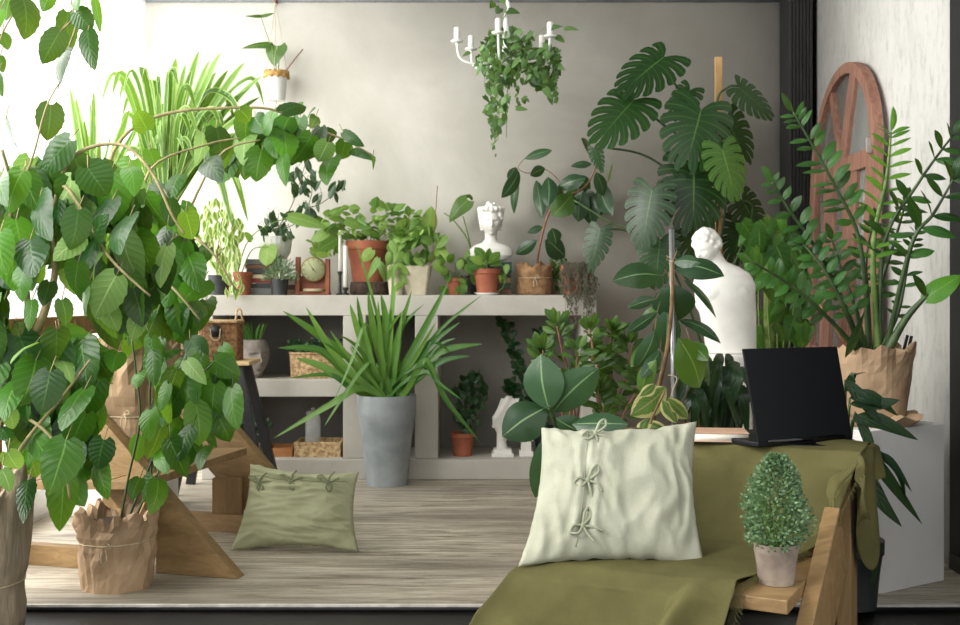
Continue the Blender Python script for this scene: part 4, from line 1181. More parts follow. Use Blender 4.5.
# --- rubber plant in front of the shelf, beside the pale cushion
d = 3.05
fx = V((.27, 3.30, 0))
t = plant('rubber_plant', 'dark rubber plant with big oval leaves just left of the pale cushion', 'potted plant', (fx.x, fx.y, 0))
pot(t, fx, .11, .085, .20, TERRAD, rim=.006)
g = G(); s = G()
hand(g, d, [(549, 410, 540, 355, 43), (553, 412, 599, 368, 38), (547, 407, 502, 436, 42), (542, 440, 536, 498, 25), (572, 424, 628, 424, 28), (556, 418, 590, 436, 24), (556, 404, 576, 395, 16)], shape='ellip', fold=.22, bend=.14, rows=10)
trunk(s, [(570, 550, 3.30), (566, 470, 3.18), (556, 425, d + .05), (549, 405, d)], .010, .006)
s.tube([P(552, 408, d), P(548, 395, d + .02)], .004, .001)
trunk(s, [(560, 440, d + .05), (575, 424, d)], .005, .004); trunk(s, [(556, 430, d + .05), (545, 436, d), (541, 444, d)], .005, .003)
g.build('foliage', L_FIC, t); s.build('stem', STEMD, t)

# --- bushy small-leaved ficus between
def bush(name, label, base_px, d, stems, L, W, mat_, shape='obov', n=9, potm=TERRAD, pr=.09, stemm=STEMR, spread=1.0, seed=3, z0=0.):
    rr = random.Random(seed)
    b = V((X(base_px, d), d, z0))
    t = plant(name, label, 'potted plant', tuple(b)); pot(t, b, pr, pr * .75, .17, potm, rim=.005)
    g, s = G(), G()
    for st_ in stems:
        pts = spline([b + V((0, 0, .15))] + [P(*p) for p in st_], 8); s.tube(pts, .006, .003, 6, smooth=False)
        m = len(pts)
        for i in range(int(m * .35), m):
            for k in range(n if i == m - 1 else 2):
                a = rr.uniform(0, 2 * PI); dv = V((math.cos(a) * spread, math.sin(a) * spread, rr.uniform(-.1, 1.1))).normalized()
                if i == m - 1: dv = (dv + V((0, 0, .6))).normalized()
                l = L * rr.uniform(.7, 1.1)
                q = pts[i] + dv * .012
                leaf(g, q, q + dv * l, W * l / L, (rr.uniform(-.5, .5), -1, rr.uniform(.3, 1)), shape, .15, .2, 6, 4, rr=rr)
    g.build('foliage', mat_, t); s.build('stem', stemm, t)
    return t
bush('small_leaved_ficus', 'bushy ficus with small upright leaves in front of the shelf end', 572, 4.3, [[(574, 400, 4.3), (562, 350, 4.3), (557, 326, 4.3)], [(580, 400, 4.3), (592, 360, 4.25), (590, 330, 4.3)], [(560, 400, 4.2), (545, 372, 4.2), (543, 350, 4.2)], [(570, 420, 4.2), (575, 380, 4.15), (578, 352, 4.1)]], .068, .028, L_FICG, seed=3)
bush('round_leaved_ficus', 'second bushy ficus with reddish stems between shelf and torso statue', 612, 4.45, [[(612, 390, 4.45), (610, 350, 4.45), (613, 332, 4.4)], [(604, 400, 4.4), (598, 376, 4.4), (600, 356, 4.4)], [(616, 410, 4.4), (628, 370, 4.4), (630, 345, 4.4)], [(622, 420, 4.3), (636, 392, 4.3), (640, 370, 4.3)], [(606, 430, 4.3), (600, 405, 4.3), (598, 390, 4.3)]], .075, .03, L_FICG, seed=8)

# --- ficus on a steel pole
d = 3.42
b = V((X(655, d), d + .08, 0))
t = plant('pole_rubber_plant', 'rubber plant tied to a steel pole behind the pale cushion', 'potted plant', tuple(b)); pot(t, b, .13, .10, .24, TERRAD, rim=.006)
g, s = G(), G()
hand(g, d, [(663, 276, 612, 281, 27), (674, 266, 724, 275, 30), (671, 284, 677, 322, 44), (668, 308, 667, 356, 29), (684, 280, 717, 318, 13), (679, 320, 721, 341, 17), (656, 299, 628, 308, 12), (657, 312, 627, 334, 12), (655, 330, 634, 370, 20),
            (660, 350, 640, 378, 14), (674, 262, 700, 262, 14), (690, 340, 712, 386, 18), (655, 290, 642, 268, 10)], shape='ellip', fold=.2, bend=.18, rows=9, stems=s, jit=.05)
hand(g, d, [(678, 338, 702, 388, 40, 1), (650, 345, 632, 366, 16, 1), (690, 342, 708, 360, 18, 1), (656, 360, 640, 396, 18, 1), (660, 305, 640, 322, 12, 1)], shape='ellip', fold=.2, bend=.18, rows=9, jit=.06)
trunk(s, [(649, 460, d + .08), (655, 405, d + .05), (667, 350, d + .01), (672, 300, d), (672, 262, d)], .009, .005)
s.tube([P(672, 265, d), P(677, 250, d - .01)], .004, .001)
g.build('foliage', [L_FIC, L_FICG], t); s.build('stem', STEMB, t)
g = G(); g.tube([P(676, 560, d + .04), P(671.5, 229, d + .02)], .0085, smooth=False, seg=12); g.build('steel_pole', STEEL, t)
g = G(); g.tube([P(668, 375, d), P(677, 378, d - .01), P(673, 390, d - .01), P(671, 400, d), P(676, 412, d)], .002); g.build('string_tie', TWINE, t)
# variegated
dv_ = 3.3
b = V((X(636, dv_), dv_, 0))
t = plant('variegated_rubber_plant', 'low cream-edged rubber plant behind the top of the pale cushion', 'potted plant', tuple(b)); pot(t, b, .085, .07, .17, TERRAD, rim=.005)
g, s = G(), G()
hand(g, dv_, [(666, 387, 631, 415, 28), (662, 400, 678, 422, 20), (640, 424, 668, 432, 16), (650, 418, 640, 434, 14), (668, 398, 690, 418, 16), (655, 384, 640, 396, 12)], shape='ellip', rows=9, jit=.05)
trunk(s, [(636, 520, dv_), (645, 440, dv_), (665, 390, dv_)], .006, .003)
g.build('foliage', L_FICV, t); s.build('stem', STEMB, t)

# --- monstera
d = 4.95
b = V((X(712, 5.0), 5.05, 0))
t = plant('monstera', 'big monstera with split dark leaves climbing a wooden stake by the back wall', 'potted plant', tuple(b)); pot(t, b, .17, .13, .30, TERRAD, rim=.008)
g, s = G(), G()
def mon(ax, ay, tx_, ty_, W, nrm, mi=0, dd=d, dz=0., nl=8, cup=.25):
    monstera(g, P(ax, ay, dd), P(tx_, ty_, dd + dz), W * dd / F, nrm, mi, nl, cup=cup)
mon(664, 57, 622, 88, 66, (-.5, -1, .6), dz=-.05)
mon(634, 100, 596, 140, 66, (-.3, -1, .5), dz=-.06)
mon(701, 110, 688, 162, 76, (.1, -1, .4), dz=-.05, dd=4.85)
mon(728, 122, 748, 160, 58, (.5, -1, .2), dz=.02, dd=5.0)
mon(739, 88, 776, 116, 42, (.1, -1, .7), dd=5.05, dz=.02)
mon(694, 168, 694, 228, 76, (0, -1, .35), dz=-.05, dd=4.9)
mon(722, 148, 738, 200, 50, (.3, -1, .3), 1, dz=-.03, dd=4.8)
mon(652, 190, 640, 250, 54, (-.4, -1, .3), dz=-.03, dd=4.85)
mon(600, 229, 589, 274, 30, (-.3, -1, .3), dz=-.02, dd=5.1, nl=8)
mon(594, 148, 602, 174, 17, (-.6, -1, .2), dd=5.0, nl=8)
mon(690, 232, 712, 268, 56, (.3, -1, .5), dd=5.0)
mon(660, 240, 655, 288, 44, (-.3, -1, .2), dd=4.95)
mon(742, 200, 764, 236, 44, (.3, -1, .4), dd=5.05)
mon(690, 90, 672, 118, 34, (-.6, -1, 0), dd=5.15, nl=8)
mon(740, 225, 735, 262, 46, (.2, -1, .2), dd=5.1)
for pts in ([(664, 57, d), (672, 80, d), (700, 118, 5.05), (712, 200, 5.05)], [(634, 100, d), (660, 122, 5), (690, 150, 5.05), (712, 220, 5.05)], [(701, 110, 4.85), (706, 160, 5.0), (714, 230, 5.05)], [(728, 122, 5), (722, 170, 5.05), (716, 240, 5.05)],
            [(739, 86, 5.05), (727, 88, 5.05), (716, 110, 5.05), (716, 220, 5.05)], [(652, 190, 4.85), (680, 180, 5.0), (708, 260, 5.05)], [(600, 229, 5.1), (640, 236, 5.1), (706, 290, 5.05)], [(609, 148, 5.1), (650, 158, 5.1), (706, 200, 5.05)], [(574, 200, 5.2), (610, 222, 5.15), (640, 235, 5.1), (708, 300, 5.05)],
            [(722, 148, 4.8), (726, 200, 5), (716, 270, 5.05)], [(742, 200, 5.05), (752, 215, 5.05), (720, 300, 5.05)], [(690, 232, 5.0), (702, 262, 5.0), (712, 330, 5.05)], [(660, 240, 4.95), (686, 300, 5.0), (710, 370, 5.05)]):
    trunk(s, pts, .0055, .0055, 6)
trunk(s, [(712, 440, 5.05), (714, 330, 5.05), (712, 210, 5.05)], .018, .012)
for k in range(5): trunk(s, [(712, 250 + k * 20, 5.05), (730 + 6 * k, 300 + k * 8, 5.03), (726 + 8 * k, 400, 5.0)], .003, .003, 5)
g.build('foliage', [L_MON, L_MONG], t); s.build('stem', STEMD, t)
g = G(); a_ = P(718.5, 57, 5.1); g.box((a_.x - .016, 5.09, .26), (a_.x + .016, 5.115, a_.z)); g.build('wooden_stake', PLANK, t, bevel=.002)

# --- pothos on a moss pole between statue and right wall
d = 4.65
b = V((X(772, d), d, 0)); t = plant('pothos', 'mottled light green pothos filling the gap between statue and dark column', 'potted plant', tuple(b)); pot(t, b, .12, .10, .22, DARKP, rim=.004)
g, s = G(), G()
fill(g, [(740, 232), (776, 222), (806, 245), (812, 345), (755, 350), (762, 300), (745, 250)], (4.45, 4.85), 74, .105, .075, 'heart', seed=11, spread=.9, fold=.3, tilt=1.2)
fill(g, [(745, 240), (775, 232), (782, 262), (758, 270)], (4.4, 4.5), 12, .13, .10, 'heart', seed=12, spread=.6)
for k in range(7): trunk(s, [(772, 500, 4.65), (768 + k * 3, 400, 4.65), (750 + k * 9, 330 - k * 8, 4.6), (752 + k * 8, 250, 4.6)], .004, .003, 5)
g.build('foliage', L_POTH, t); s.build('stem', STEMG, t)
g = G(); g.lathe([(.03, .2), (.03, 1.15), (.001, 1.16)], (b.x, b.y + .02, 0), 16); g.build('moss_pole', MOSS, t)

# --- dark drooping strap plants (dragon tail like) left and right of the laptop
def droop(name, label, c, leaves, potr, mat_, z0=0, poth=.2, W=.04):
    t = plant(name, label, 'potted plant', tuple(c)); pot(t, c, potr, potr * .8, poth, DARKP, rim=.004)
    g, s = G(), G(); top = V((c[0], c[1], c[2] + poth - .03))
    for pts in leaves:
        w_ = pts[0]; q = [P(*p) for p in pts[1:]]
        curveleaf(g, q, w_, (R.uniform(-.5, .5), -1, .6), 'lance', .25)
        s.tube([top, top.lerp(q[0], .6) + V((0, .02, .05)), q[0]], .004, .003, 5)
    g.build('foliage', mat_, t); s.build('stem', STEMD, t); return t
lv = []
rr = random.Random(21)
for k in range(50):
    x = rr.uniform(692, 752); y = rr.uniform(352, 400); l = rr.uniform(30, 58); dx = rr.uniform(-26, 26)
    if rr.random() < .6: dx = -abs(dx)
    dd = 3.62 + rr.uniform(-.1, .1)
    lv.append((rr.uniform(.026, .044), (x, y, dd + .03), (x + dx * .5, y + l * .25, dd - .02), (x + dx, y + l, dd)))
droop('dragon_tail_plant', 'dark plant with drooping narrow leaves between cushion and laptop', V((X(724, 3.65), 3.65, 0)), lv, .11, L_DARK)
dl = 3.12
droop('dark_leaved_plant', 'dark plant with hanging pointed leaves on the floor at the right end of the bench', V((X(852, 3.25), 3.26, 0)),
      [(.045, (850, 398, dl), (872, 398, dl), (898, 416, dl)), (.05, (852, 420, dl), (880, 422, dl), (918, 440, dl)), (.045, (868, 452, dl), (888, 480, dl), (922, 524, dl)), (.04, (868, 470, dl), (880, 500, dl), (902, 527, dl)),
       (.03, (872, 455, dl), (890, 462, dl), (912, 492, dl)), (.03, (855, 412, dl), (868, 440, dl), (874, 468, dl)), (.03, (846, 392, dl + .05), (852, 378, dl + .05), (866, 372, dl)), (.04, (850, 404, dl), (878, 404, dl), (900, 400, dl)), (.035, (862, 520, dl), (874, 548, dl), (872, 590, dl)), (.04, (845, 380, dl), (862, 400, dl), (884, 428, dl)), (.028, (872, 448, dl), (896, 470, dl), (906, 500, dl))], .09, L_DARK)

# --- ZZ plant in kraft paper on the plinth
d = 3.53
b = V((X(873, d), d, .505)); t = plant('zz_plant', 'tall ZZ plant in crumpled kraft paper on the white plinth', 'potted plant', tuple(b))
papercover(t, (b.x, b.y, .53), .118, .098, .22, PAPER, seed=4, amp=.05)
g = G(); g.lathe([(.115, 0), (.125, .006), (.148, .03), (.138, .034), (.10, .03)], (b.x, b.y, .505), 36, lambda p, a, k, n: V((p.x * (1 + .05 * math.sin(a * 7)), p.y * (1 + .05 * math.sin(a * 7)), p.z + (.008 * math.sin(a * 9) if k > 1 else 0)))); o = g.build('paper_saucer', PAPER, t, flat=True)
g, s = G(), G()
top = V((b.x, b.y, .505 + .20))
def zz(pts, L, W, n=12, mi=0, start=.35, r0=.010, side_up=.35, dr=-.08, shape='ellip', seed=0):
    r0 *= .8; rr = random.Random(seed + n)
    pp = spline([P(*p) for p in pts], 10); n = max(5, int(n * .8)); s.tube(pp, r0, .003, 7, smooth=False, mi=1 if mi == 0 else 0)
    m = len(pp)
    for k in range(n):
        f = start + (1 - start) * k / (n - 1); i = min(m - 2, int(f * (m - 1))); q = pp[i]; tg = (pp[i + 1] - pp[i]).normalized()
        sd = tg.cross(V((0, -1, 0))).normalized()
        l = L * (.75 + .4 * math.sin(PI * min(1, .15 + (k / n))) ) * rr.uniform(.85, 1.1)
        for sg in (-1, 1):
            dv = (sd * sg * 1.0 + tg * (side_up + .3 * f) + V((0, rr.uniform(-.5, .15), dr))).normalized()
            leaf(g, q, q + dv * l, W * l / L, (rr.uniform(-.3, .3), -1, rr.uniform(.3, 1.4)), shape, .15, .2, 6, 4, mi, rr=rr)
    leaf(g, pp[-1], pp[-1] + (pp[-1] - pp[-2]).normalized() * L, W, (0, -1, .5), shape, .15, .2, 6, 4, mi)
for k, a in enumerate([([(868, 348, d), (860, 244, d - .02), (830, 177, d - .05), (793, 112, d - .08)], .072, .026, 15, 0, .45),
          ([(862, 350, d), (838, 290, d), (813, 244, d - .08), (789, 210, d - .12), (772, 182, d - .15)], .062, .028, 12, 0, .3),
          ([(878, 350, d), (873, 249, d), (886, 180, d), (891, 132, d)], .085, .022, 15, 1, .3),
          ([(880, 350, d), (884, 244, d), (919, 182, d - .05), (953, 135, d - .08)], .075, .032, 11, 0, .3),
          ([(886, 350, d), (911, 246, d - .1), (934, 213, d - .12), (954, 178, d - .14)], .09, .042, 7, 0, .3),
          ([(858, 350, d), (820, 310, d - .1), (786, 282, d - .15), (752, 262, d - .2)], .062, .03, 12, 0, .3),
          ([(865, 350, d), (856, 310, d - .05), (842, 272, d - .05), (832, 240, d - .05)], .058, .028, 9, 0, .35),
          ([(875, 350, d), (880, 290, d + .05), (895, 240, d + .05), (905, 205, d + .05)], .062, .028, 10, 0, .3),
          ([(880, 350, d), (898, 312, d), (908, 262, d), (916, 232, d)], .045, .018, 11, 0, .3),
          ([(860, 350, d), (845, 310, d - .1), (824, 270, d - .12), (800, 240, d - .1)], .06, .028, 12, 0, .3),
          ([(870, 350, d), (868, 300, d + .08), (866, 262, d + .1), (872, 225, d + .1)], .06, .026, 9, 0, .4)]):
    zz(a[0], a[1], a[2], a[3], a[4], a[5], seed=k, r0=.011 if a[4] == 0 else .014)
pp = [P(886, 354, d - .05), P(905, 320, d - .07), P(928, 294, d - .1)]; s.tube(pp, .016, .006, 8, mi=1)
leaf(g, P(926, 298, d - .1), P(962, 274, d - .12), .075, (0, -1, .6), 'ovate', .2, .2, 8, 4, 1)
leaf(g, P(926, 296, d - .1), P(914, 274, d - .12), .04, (0, -1, .6), 'ellip', .2, .2, 8, 4, 0)
leaf(g, P(845, 358, d - .12), P(868, 312, d - .13), .045, (.8, -1, .3), 'lance', .1, .2, 8, 4, 2)
g.build('foliage', [L_ZZ, L_ZZB, L_DARK], t); s.build('stem', [STEMG, STEMD], t)
g = G(); g.tube([P(814, 356, 3.40), P(816, 298, 3.40)], .003, .003, 6, smooth=False)
g.tube([P(814, 356, 3.40), P(812, 420, 3.42)], .003, .003, 6, smooth=False)
g = G(); g.tube([V((b.x - .05, b.y, .70)), P(816, 298, 3.44)], .003, .003, 6, smooth=False); g.build('bamboo_stick', STICK, t)
g = G()
for i in (0, 1): g.box((-.004 , -.0015, -.03), (.006, .0015, .03), Matrix.Translation(P(905 + i * 4, 344 + i, d - .03)) @ Matrix.Rotation(.25, 4, 'Y'))
g.build('plant_label', BLACKM, t, bevel=.001)

# --- small boxwood ball on the bench
c = B(.255, -.17, .311)
c = V((X(776, 2.40), 2.40, .3005))
t = plant('boxwood_pot', 'little conical boxwood in an aged clay pot on the bench seat', 'potted plant', tuple(c))
pot(t, c, .047, .038, .088, POTG, rim=.0005, seg=40, th=.004)
g, s = G(), G(); rr = random.Random(3)
for k in range(4200):
    h = rr.random() ** .9; a = rr.uniform(0, 2 * PI)
    rmax = .075 * math.sin(PI * min(1, (h * .80 + .17))) ** .62 * (1.0 - .30 * h) * 1.02
    r_ = rmax * rr.uniform(.45, 1.06) * (1 + .10 * math.sin(a * 3 + h * 9)); p = c + V((r_ * math.cos(a), r_ * math.sin(a), .078 + h * .200))
    dv = V((math.cos(a), math.sin(a), rr.uniform(-.3, 1.3))) + V((rr.uniform(-.8, .8), rr.uniform(-.8, .8), rr.uniform(-.5, .5))); dv.normalize()
    leaf(g, p, p + dv * rr.uniform(.007, .012), .0062, (rr.uniform(-1, 1), -1, rr.uniform(0, 1.5)), 'ellip', .1, .1, 2, 2, rr=rr)
for k in range(60):
    a = rr.uniform(0, 2 * PI); h = rr.random(); s.tube([c + V((0, 0, .07)), c + V((.03 * math.cos(a), .03 * math.sin(a), .09 + h * .1)), c + V((.055 * math.cos(a) * (1.1 - h * .6), .055 * math.sin(a) * (1.1 - h * .6), .11 + h * .14))], .0012, .0006, 4)
g.build('foliage', L_BOX, t); s.build('stem', STEMG, t)

# ------------------------------------------------------------------ shelf plants
def sp(px, y=5.52, z=ST): return V((X(px, y), y, z))
# climbing ficus in burlap
c = sp(534, 5.56); t = plant('burlap_rubber_plant', 'leaning rubber plant in a tied burlap wrap at the right of the shelf', 'potted plant', tuple(c))
papercover(t, c, .085, .088, .155, BURLAPB, seed=2, twine=.55, amp=.08, flare=.1)
g, s = G(), G(); d = 5.56
hand(g, d, [(524, 159, 552, 150, 9), (519, 171, 502, 197, 11), (518, 173, 513, 214, 8), (545, 168, 531, 175, 9), (536, 180, 541, 217, 11), (548, 177, 548, 206, 14), (586, 178, 557, 187, 13), (592, 164, 571, 166, 8), (592, 157, 583, 138, 11), (608, 182, 612, 164, 16, 1), (589, 189, 592, 226, 22), (600, 182, 612, 215, 17), (572, 194, 552, 216, 20, 1),
            (543, 227, 527, 232, 8), (537, 240, 515, 254, 10), (545, 240, 566, 257, 20), (552, 228, 556, 245, 12), (580, 175, 590, 196, 14), (596, 172, 604, 196, 12), (575, 186, 566, 206, 12, 1), (556, 186, 562, 205, 12), (516, 167, 508, 178, 8), (583, 190, 578, 222, 17), (606, 186, 600, 214, 14)], shape='ellip', fold=.2, bend=.12, rows=8, jit=.07, wsc=1.25)
trunk(s, [(536, 285, d), (538, 255, d), (545, 224, d), (553, 206, d), (565, 198, d), (586, 186, d), (596, 166, d)], .007, .004)
trunk(s, [(565, 198, d), (559, 181, d), (544, 169, d), (528, 173, d), (518, 168, d), (524, 159, d)], .003, .002, 5)
g.build('foliage', [L_FIC, L_FICG], t); s.build('stem', STEMR, t)
# second burlap
c = sp(560, 5.66); t = plant('mossy_burlap_pot', 'dull burlap wrapped pot with green moss behind the terracotta trailing pot', 'potted plant', tuple(c))
papercover(t, c, .06, .062, .15, BURLAP, seed=5, amp=.07); g = G()
fill(g, [(550, 262), (566, 258), (568, 290), (553, 290)], (5.58, 5.61), 60, .03, .02, 'heart', seed=3, rows=3, cols=2); g.build('foliage', L_POTH, t)
# string-of-hearts
c = sp(573, 5.49); t = plant('trailing_string_plant', 'terracotta pot with purplish strings trailing over the shelf edge at the right', 'potted plant', tuple(c))
pot(t, c, .058, .046, .15, TERRAD, rim=.004)
g, s = G(), G(); rr = random.Random(6)
for k in range(40):
    a = rr.uniform(-2.6, -.3); r_ = .062
    p0 = c + V((.03 * math.cos(a), .03 * math.sin(a), .145)); p1 = c + V((r_ * math.cos(a) + .01, r_ * math.sin(a), .15)); dn_ = rr.uniform(.05, .16) if k % 2 else rr.uniform(.15, .37)
    p2 = c + V((r_ * 1.15 * math.cos(a) + rr.uniform(-.01, .03), min(r_ * 1.2 * math.sin(a), -.03), .15 - dn_ * .5)); 
    if dn_ > .14: p2.y = min(p2.y, 5.385); 
    p3 = V((p2.x + rr.uniform(-.02, .03), min(p2.y, 5.385 if dn_ > .14 else p2.y), c.z + .15 - dn_))
    pp = spline([p0, p1, p2, p3], 6); s.tube(pp, .0012, .0009, 4, smooth=False)
    for q in pp[3::1]:
        for j in range(2):
            o_ = V((rr.uniform(-.012, .012), rr.uniform(-.01, .004), rr.uniform(-.01, .01))); leaf(g, q + o_, q + o_ + V((rr.uniform(-.008, .008), -.004, -.012)), .010, None, 'heart', .1, .1, 2, 2, rr=rr)
g.build('foliage', L_STRING, t); s.build('stem', STEMR, t)
# terracotta with saucer
c = sp(487, 5.46); t = plant('saucer_plant', 'terracotta pot on a white saucer in front of the bust', 'potted plant', tuple(c))
saucer(t, c, .064, WHITEC); pot(t, c + V((0, 0, .006)), .064, .05, .125, TERRA, rim=.004)
g, s = G(), G(); hand(g, 5.46, [(485, 262, 475, 247, 11), (487, 262, 490, 248, 10), (489, 262, 500, 252, 10), (486, 264, 470, 258, 9), (488, 264, 478, 266, 9), (490, 263, 502, 262, 9), (484, 264, 466, 268, 10), (487, 264, 494, 256, 8)], shape='ellip', jit=.03)
fill(g, [(500, 262), (508, 268), (505, 290), (500, 280)], (5.42, 5.45), 6, .05, .03, 'ovate', seed=3)
trunk(s, [(487, 272, 5.46), (487, 262, 5.46)], .004, .003); trunk(s, [(490, 266, 5.45), (503, 266, 5.44), (504, 285, 5.43), (497, 292, 5.42)], .002, .0015, 5); g.build('foliage', L_PEP, t); s.build('stem', STEMG, t)
# small dark terracotta left of it
c = sp(456, 5.5); t = plant('small_trailing_plant', 'small dark terracotta pot with loose round leaves left of the saucer pot', 'potted plant', tuple(c)); pot(t, c, .045, .036, .085, TERRAD, rim=.003)
g, s = G(), G(); fill(g, [(436, 262), (450, 252), (472, 255), (480, 272), (470, 292), (445, 292), (436, 280)], (5.4, 5.48), 30, .06, .04, 'round', seed=5, spread=1.1)
for k in range(7): trunk(s, [(456, 284, 5.5), (450 + k * 2, 272, 5.46), (440 + k * 5, 262 + (k % 3) * 9, 5.44)], .002, .0015, 5); g.build('foliage', L_PEP, t); s.build('stem', STEMG, t)
# alocasia behind the bust
c = V((X(470, 5.7), 5.7, ST)); t = plant('arrow_leaf_plant', 'slim plant with one upright arrow shaped leaf left of the bust', 'potted plant', tuple(c)); pot(t, c, .05, .04, .10, DARKP)
g, s = G(), G(); hand(g, 5.66, [(468, 200, 449, 222, 20), (469, 198, 470, 194, 10)], shape='heart', bend=.1)
trunk(s, [(470, 280, 5.7), (471, 250, 5.68), (463, 216, 5.66)], .004, .003); trunk(s, [(468, 280, 5.7), (470, 246, 5.66), (455, 222, 5.6), (444, 213, 5.6)], .004, .003)
g.build('foliage', L_FICG, t); s.build('stem', STEMG, t)
# cream pots
c = sp(417, 5.50); t = plant('cream_square_pot', 'tapered cream pot with pale green leafy plant and a thin stick', 'potted plant', tuple(c)); pot(t, c, .075, .052, .145, CREAMC, square=True)
g, s = G(), G(); fill(g, [(396, 232), (420, 222), (438, 236), (447, 255), (444, 268), (405, 268), (392, 252)], (5.42, 5.58), 36, .075, .056, 'ovate', seed=9, spread=1.1, tilt=1.2, fold=.3)
hand(g, 5.48, [(428, 232, 432, 206, 18), (438, 246, 447, 262, 14), (420, 240, 404, 250, 14)], shape='ovate')
g.build('foliage', L_PEP, t); s.build('stem', STEMG, t)
g = G(); g.tube([P(432, 262, 5.48), P(437.5, 186, 5.5)], .0022, smooth=False); g.tube([P(432, 262, 5.48), V((X(424, 5.5), 5.5, ST + .11))], .0022, smooth=False); g.build('thin_stick', STICKR, t)
c = sp(396, 5.47); t = plant('cream_round_pot', 'narrow cream pot with drooping strappy leaves beside the square cream pot', 'potted plant', tuple(c)); pot(t, c, .048, .034, .15, CREAMC)
g = G(); fill(g, [(386, 242), (404, 240), (412, 262), (400, 290), (388, 280)], (5.38, 5.46), 18, .075, .04, 'ovate', seed=19, spread=.8); g.build('foliage', L_PEP, t)
# big peperomia
c = V((X(368, 5.57), 5.57, ST + .067)); t = plant('big_terracotta_plant', 'large terracotta pot of bushy light green plant standing on the log slice', 'potted plant', tuple(c)); pot(t, c, .105, .078, .205, TERRA, rim=.006, seg=44)
g, s = G(), G(); fill(g, [(312, 222), (335, 206), (365, 200), (392, 203), (418, 212), (424, 236), (404, 244), (385, 240), (372, 238), (345, 240), (335, 262), (318, 258), (308, 244)], (5.42, 5.68), 170, .070, .046, 'obov', seed=13, spread=1.2, down=.1, up=.15, tilt=1.3, fold=.3)
hand(g, 5.42, [(378, 258, 366, 280, 13), (372, 250, 362, 262, 12), (346, 220, 364, 228, 14), (335, 240, 318, 250, 13), (328, 232, 310, 240, 14), (380, 262, 385, 282, 8)], shape='ovate')
for k in range(14): trunk(s, [(368, 250, 5.57), (330 + k * 6, 232, 5.5), (315 + k * 8, 222 + (k % 3) * 6, 5.45)], .003, .002, 5)
g.build('foliage', L_PEP, t); s.build('stem', STEMG, t)
# dark pot w. sage
c = sp(280, 5.45); t = plant('sage_pot', 'grey-green herb in a small dark pot in front of the books', 'potted plant', tuple(c)); pot(t, c, .042, .034, .08, DARKP)
g, s = G(), G(); rr = random.Random(9)
for k in range(420):
    a = rr.uniform(0, 2 * PI); e = rr.uniform(-.2, 1.5); r_ = .085 * rr.uniform(.4, 1); p = c + V((r_ * math.cos(a) * math.cos(e), r_ * math.sin(a) * math.cos(e) * .8, .085 + r_ * math.sin(e) * 1.15))
    dv = (p - c - V((0, 0, .05))).normalized() + V((rr.uniform(-.4, .4),) * 3); leaf(g, p, p + dv * .022, .006, None, 'lance', .1, .1, 2, 2, rr=rr)
g.build('foliage', L_ROSE, t)
for k in range(20): a = rr.uniform(0, 2 * PI); s.tube([c + V((0, 0, .07)), c + V((.05 * math.cos(a), .05 * math.sin(a), .13))], .0015, seg=4, smooth=False)
s.build('stem', STEMG, t)
# ribbed white pot with hoya
c = V((X(275, 5.55), 5.55, zt)); t = plant('ribbed_pot_hoya', 'white ribbed pot with dark hoya vines standing on the left book stack', 'potted plant', tuple(c))
g = G(); g.lathe([(.055, 0), (.075, .03), (.082, .07), (.086, .115), (.08, .115), (.075, .07)], c, 60, lambda p, a, k, n: V((p.x * (1 + .025 * math.sin(a * 22)), p.y * (1 + .025 * math.sin(a * 22)), p.z))); g.build('pot', WHITEC, t)
g = G(); g.lathe([(.001, .10), (.074, .10)], c, 20); g.build('soil', SOIL, t)
g, s = G(), G(); fill(g, [(260, 222), (275, 215), (296, 214), (298, 230), (285, 240), (262, 238)], (5.45, 5.6), 34, .07, .034, 'ellip', seed=23, spread=1.1, stems=s)
fill(g, [(290, 168), (305, 160), (316, 175), (322, 208), (302, 225), (290, 215)], (5.5, 5.6), 42, .075, .03, 'ellip', seed=24, spread=.9, stems=s)
fill(g, [(324, 184), (345, 180), (345, 203), (328, 200)], (5.5, 5.56), 9, .07, .03, 'ellip', seed=25)
for q in ([(275, 232, 5.55), (292, 205, 5.55), (305, 165, 5.55)], [(275, 232, 5.55), (298, 210, 5.5), (318, 205, 5.5), (340, 190, 5.5)], [(275, 232, 5.55), (300, 220, 5.5), (312, 190, 5.55), (300, 172, 5.55)]): trunk(s, q, .0025, .002, 5)
g.build('foliage', L_FIC, t); s.build('stem', STEMD, t)
# terracotta with philodendron arc
c = sp(243, 5.47); t = plant('arching_philodendron', 'plain terracotta pot at the left of the shelf with one long arching leaf', 'potted plant', tuple(c)); pot(t, c, .046, .036, .115, TERRA, rim=.003)
g, s = G(), G(); hand(g, 5.45, [(288, 216, 326, 228, 15), (268, 246, 266, 266, 22), (252, 240, 245, 232, 9)], shape='ovate', bend=.05)
trunk(s, [(238, 272, 5.47), (246, 245, 5.46), (262, 228, 5.45), (290, 217, 5.45)], .003, .002); trunk(s, [(242, 272, 5.47), (252, 250, 5.46), (268, 247, 5.44)], .003, .002)
g.build('foliage', L_PEP, t); s.build('stem', STEMG, t)
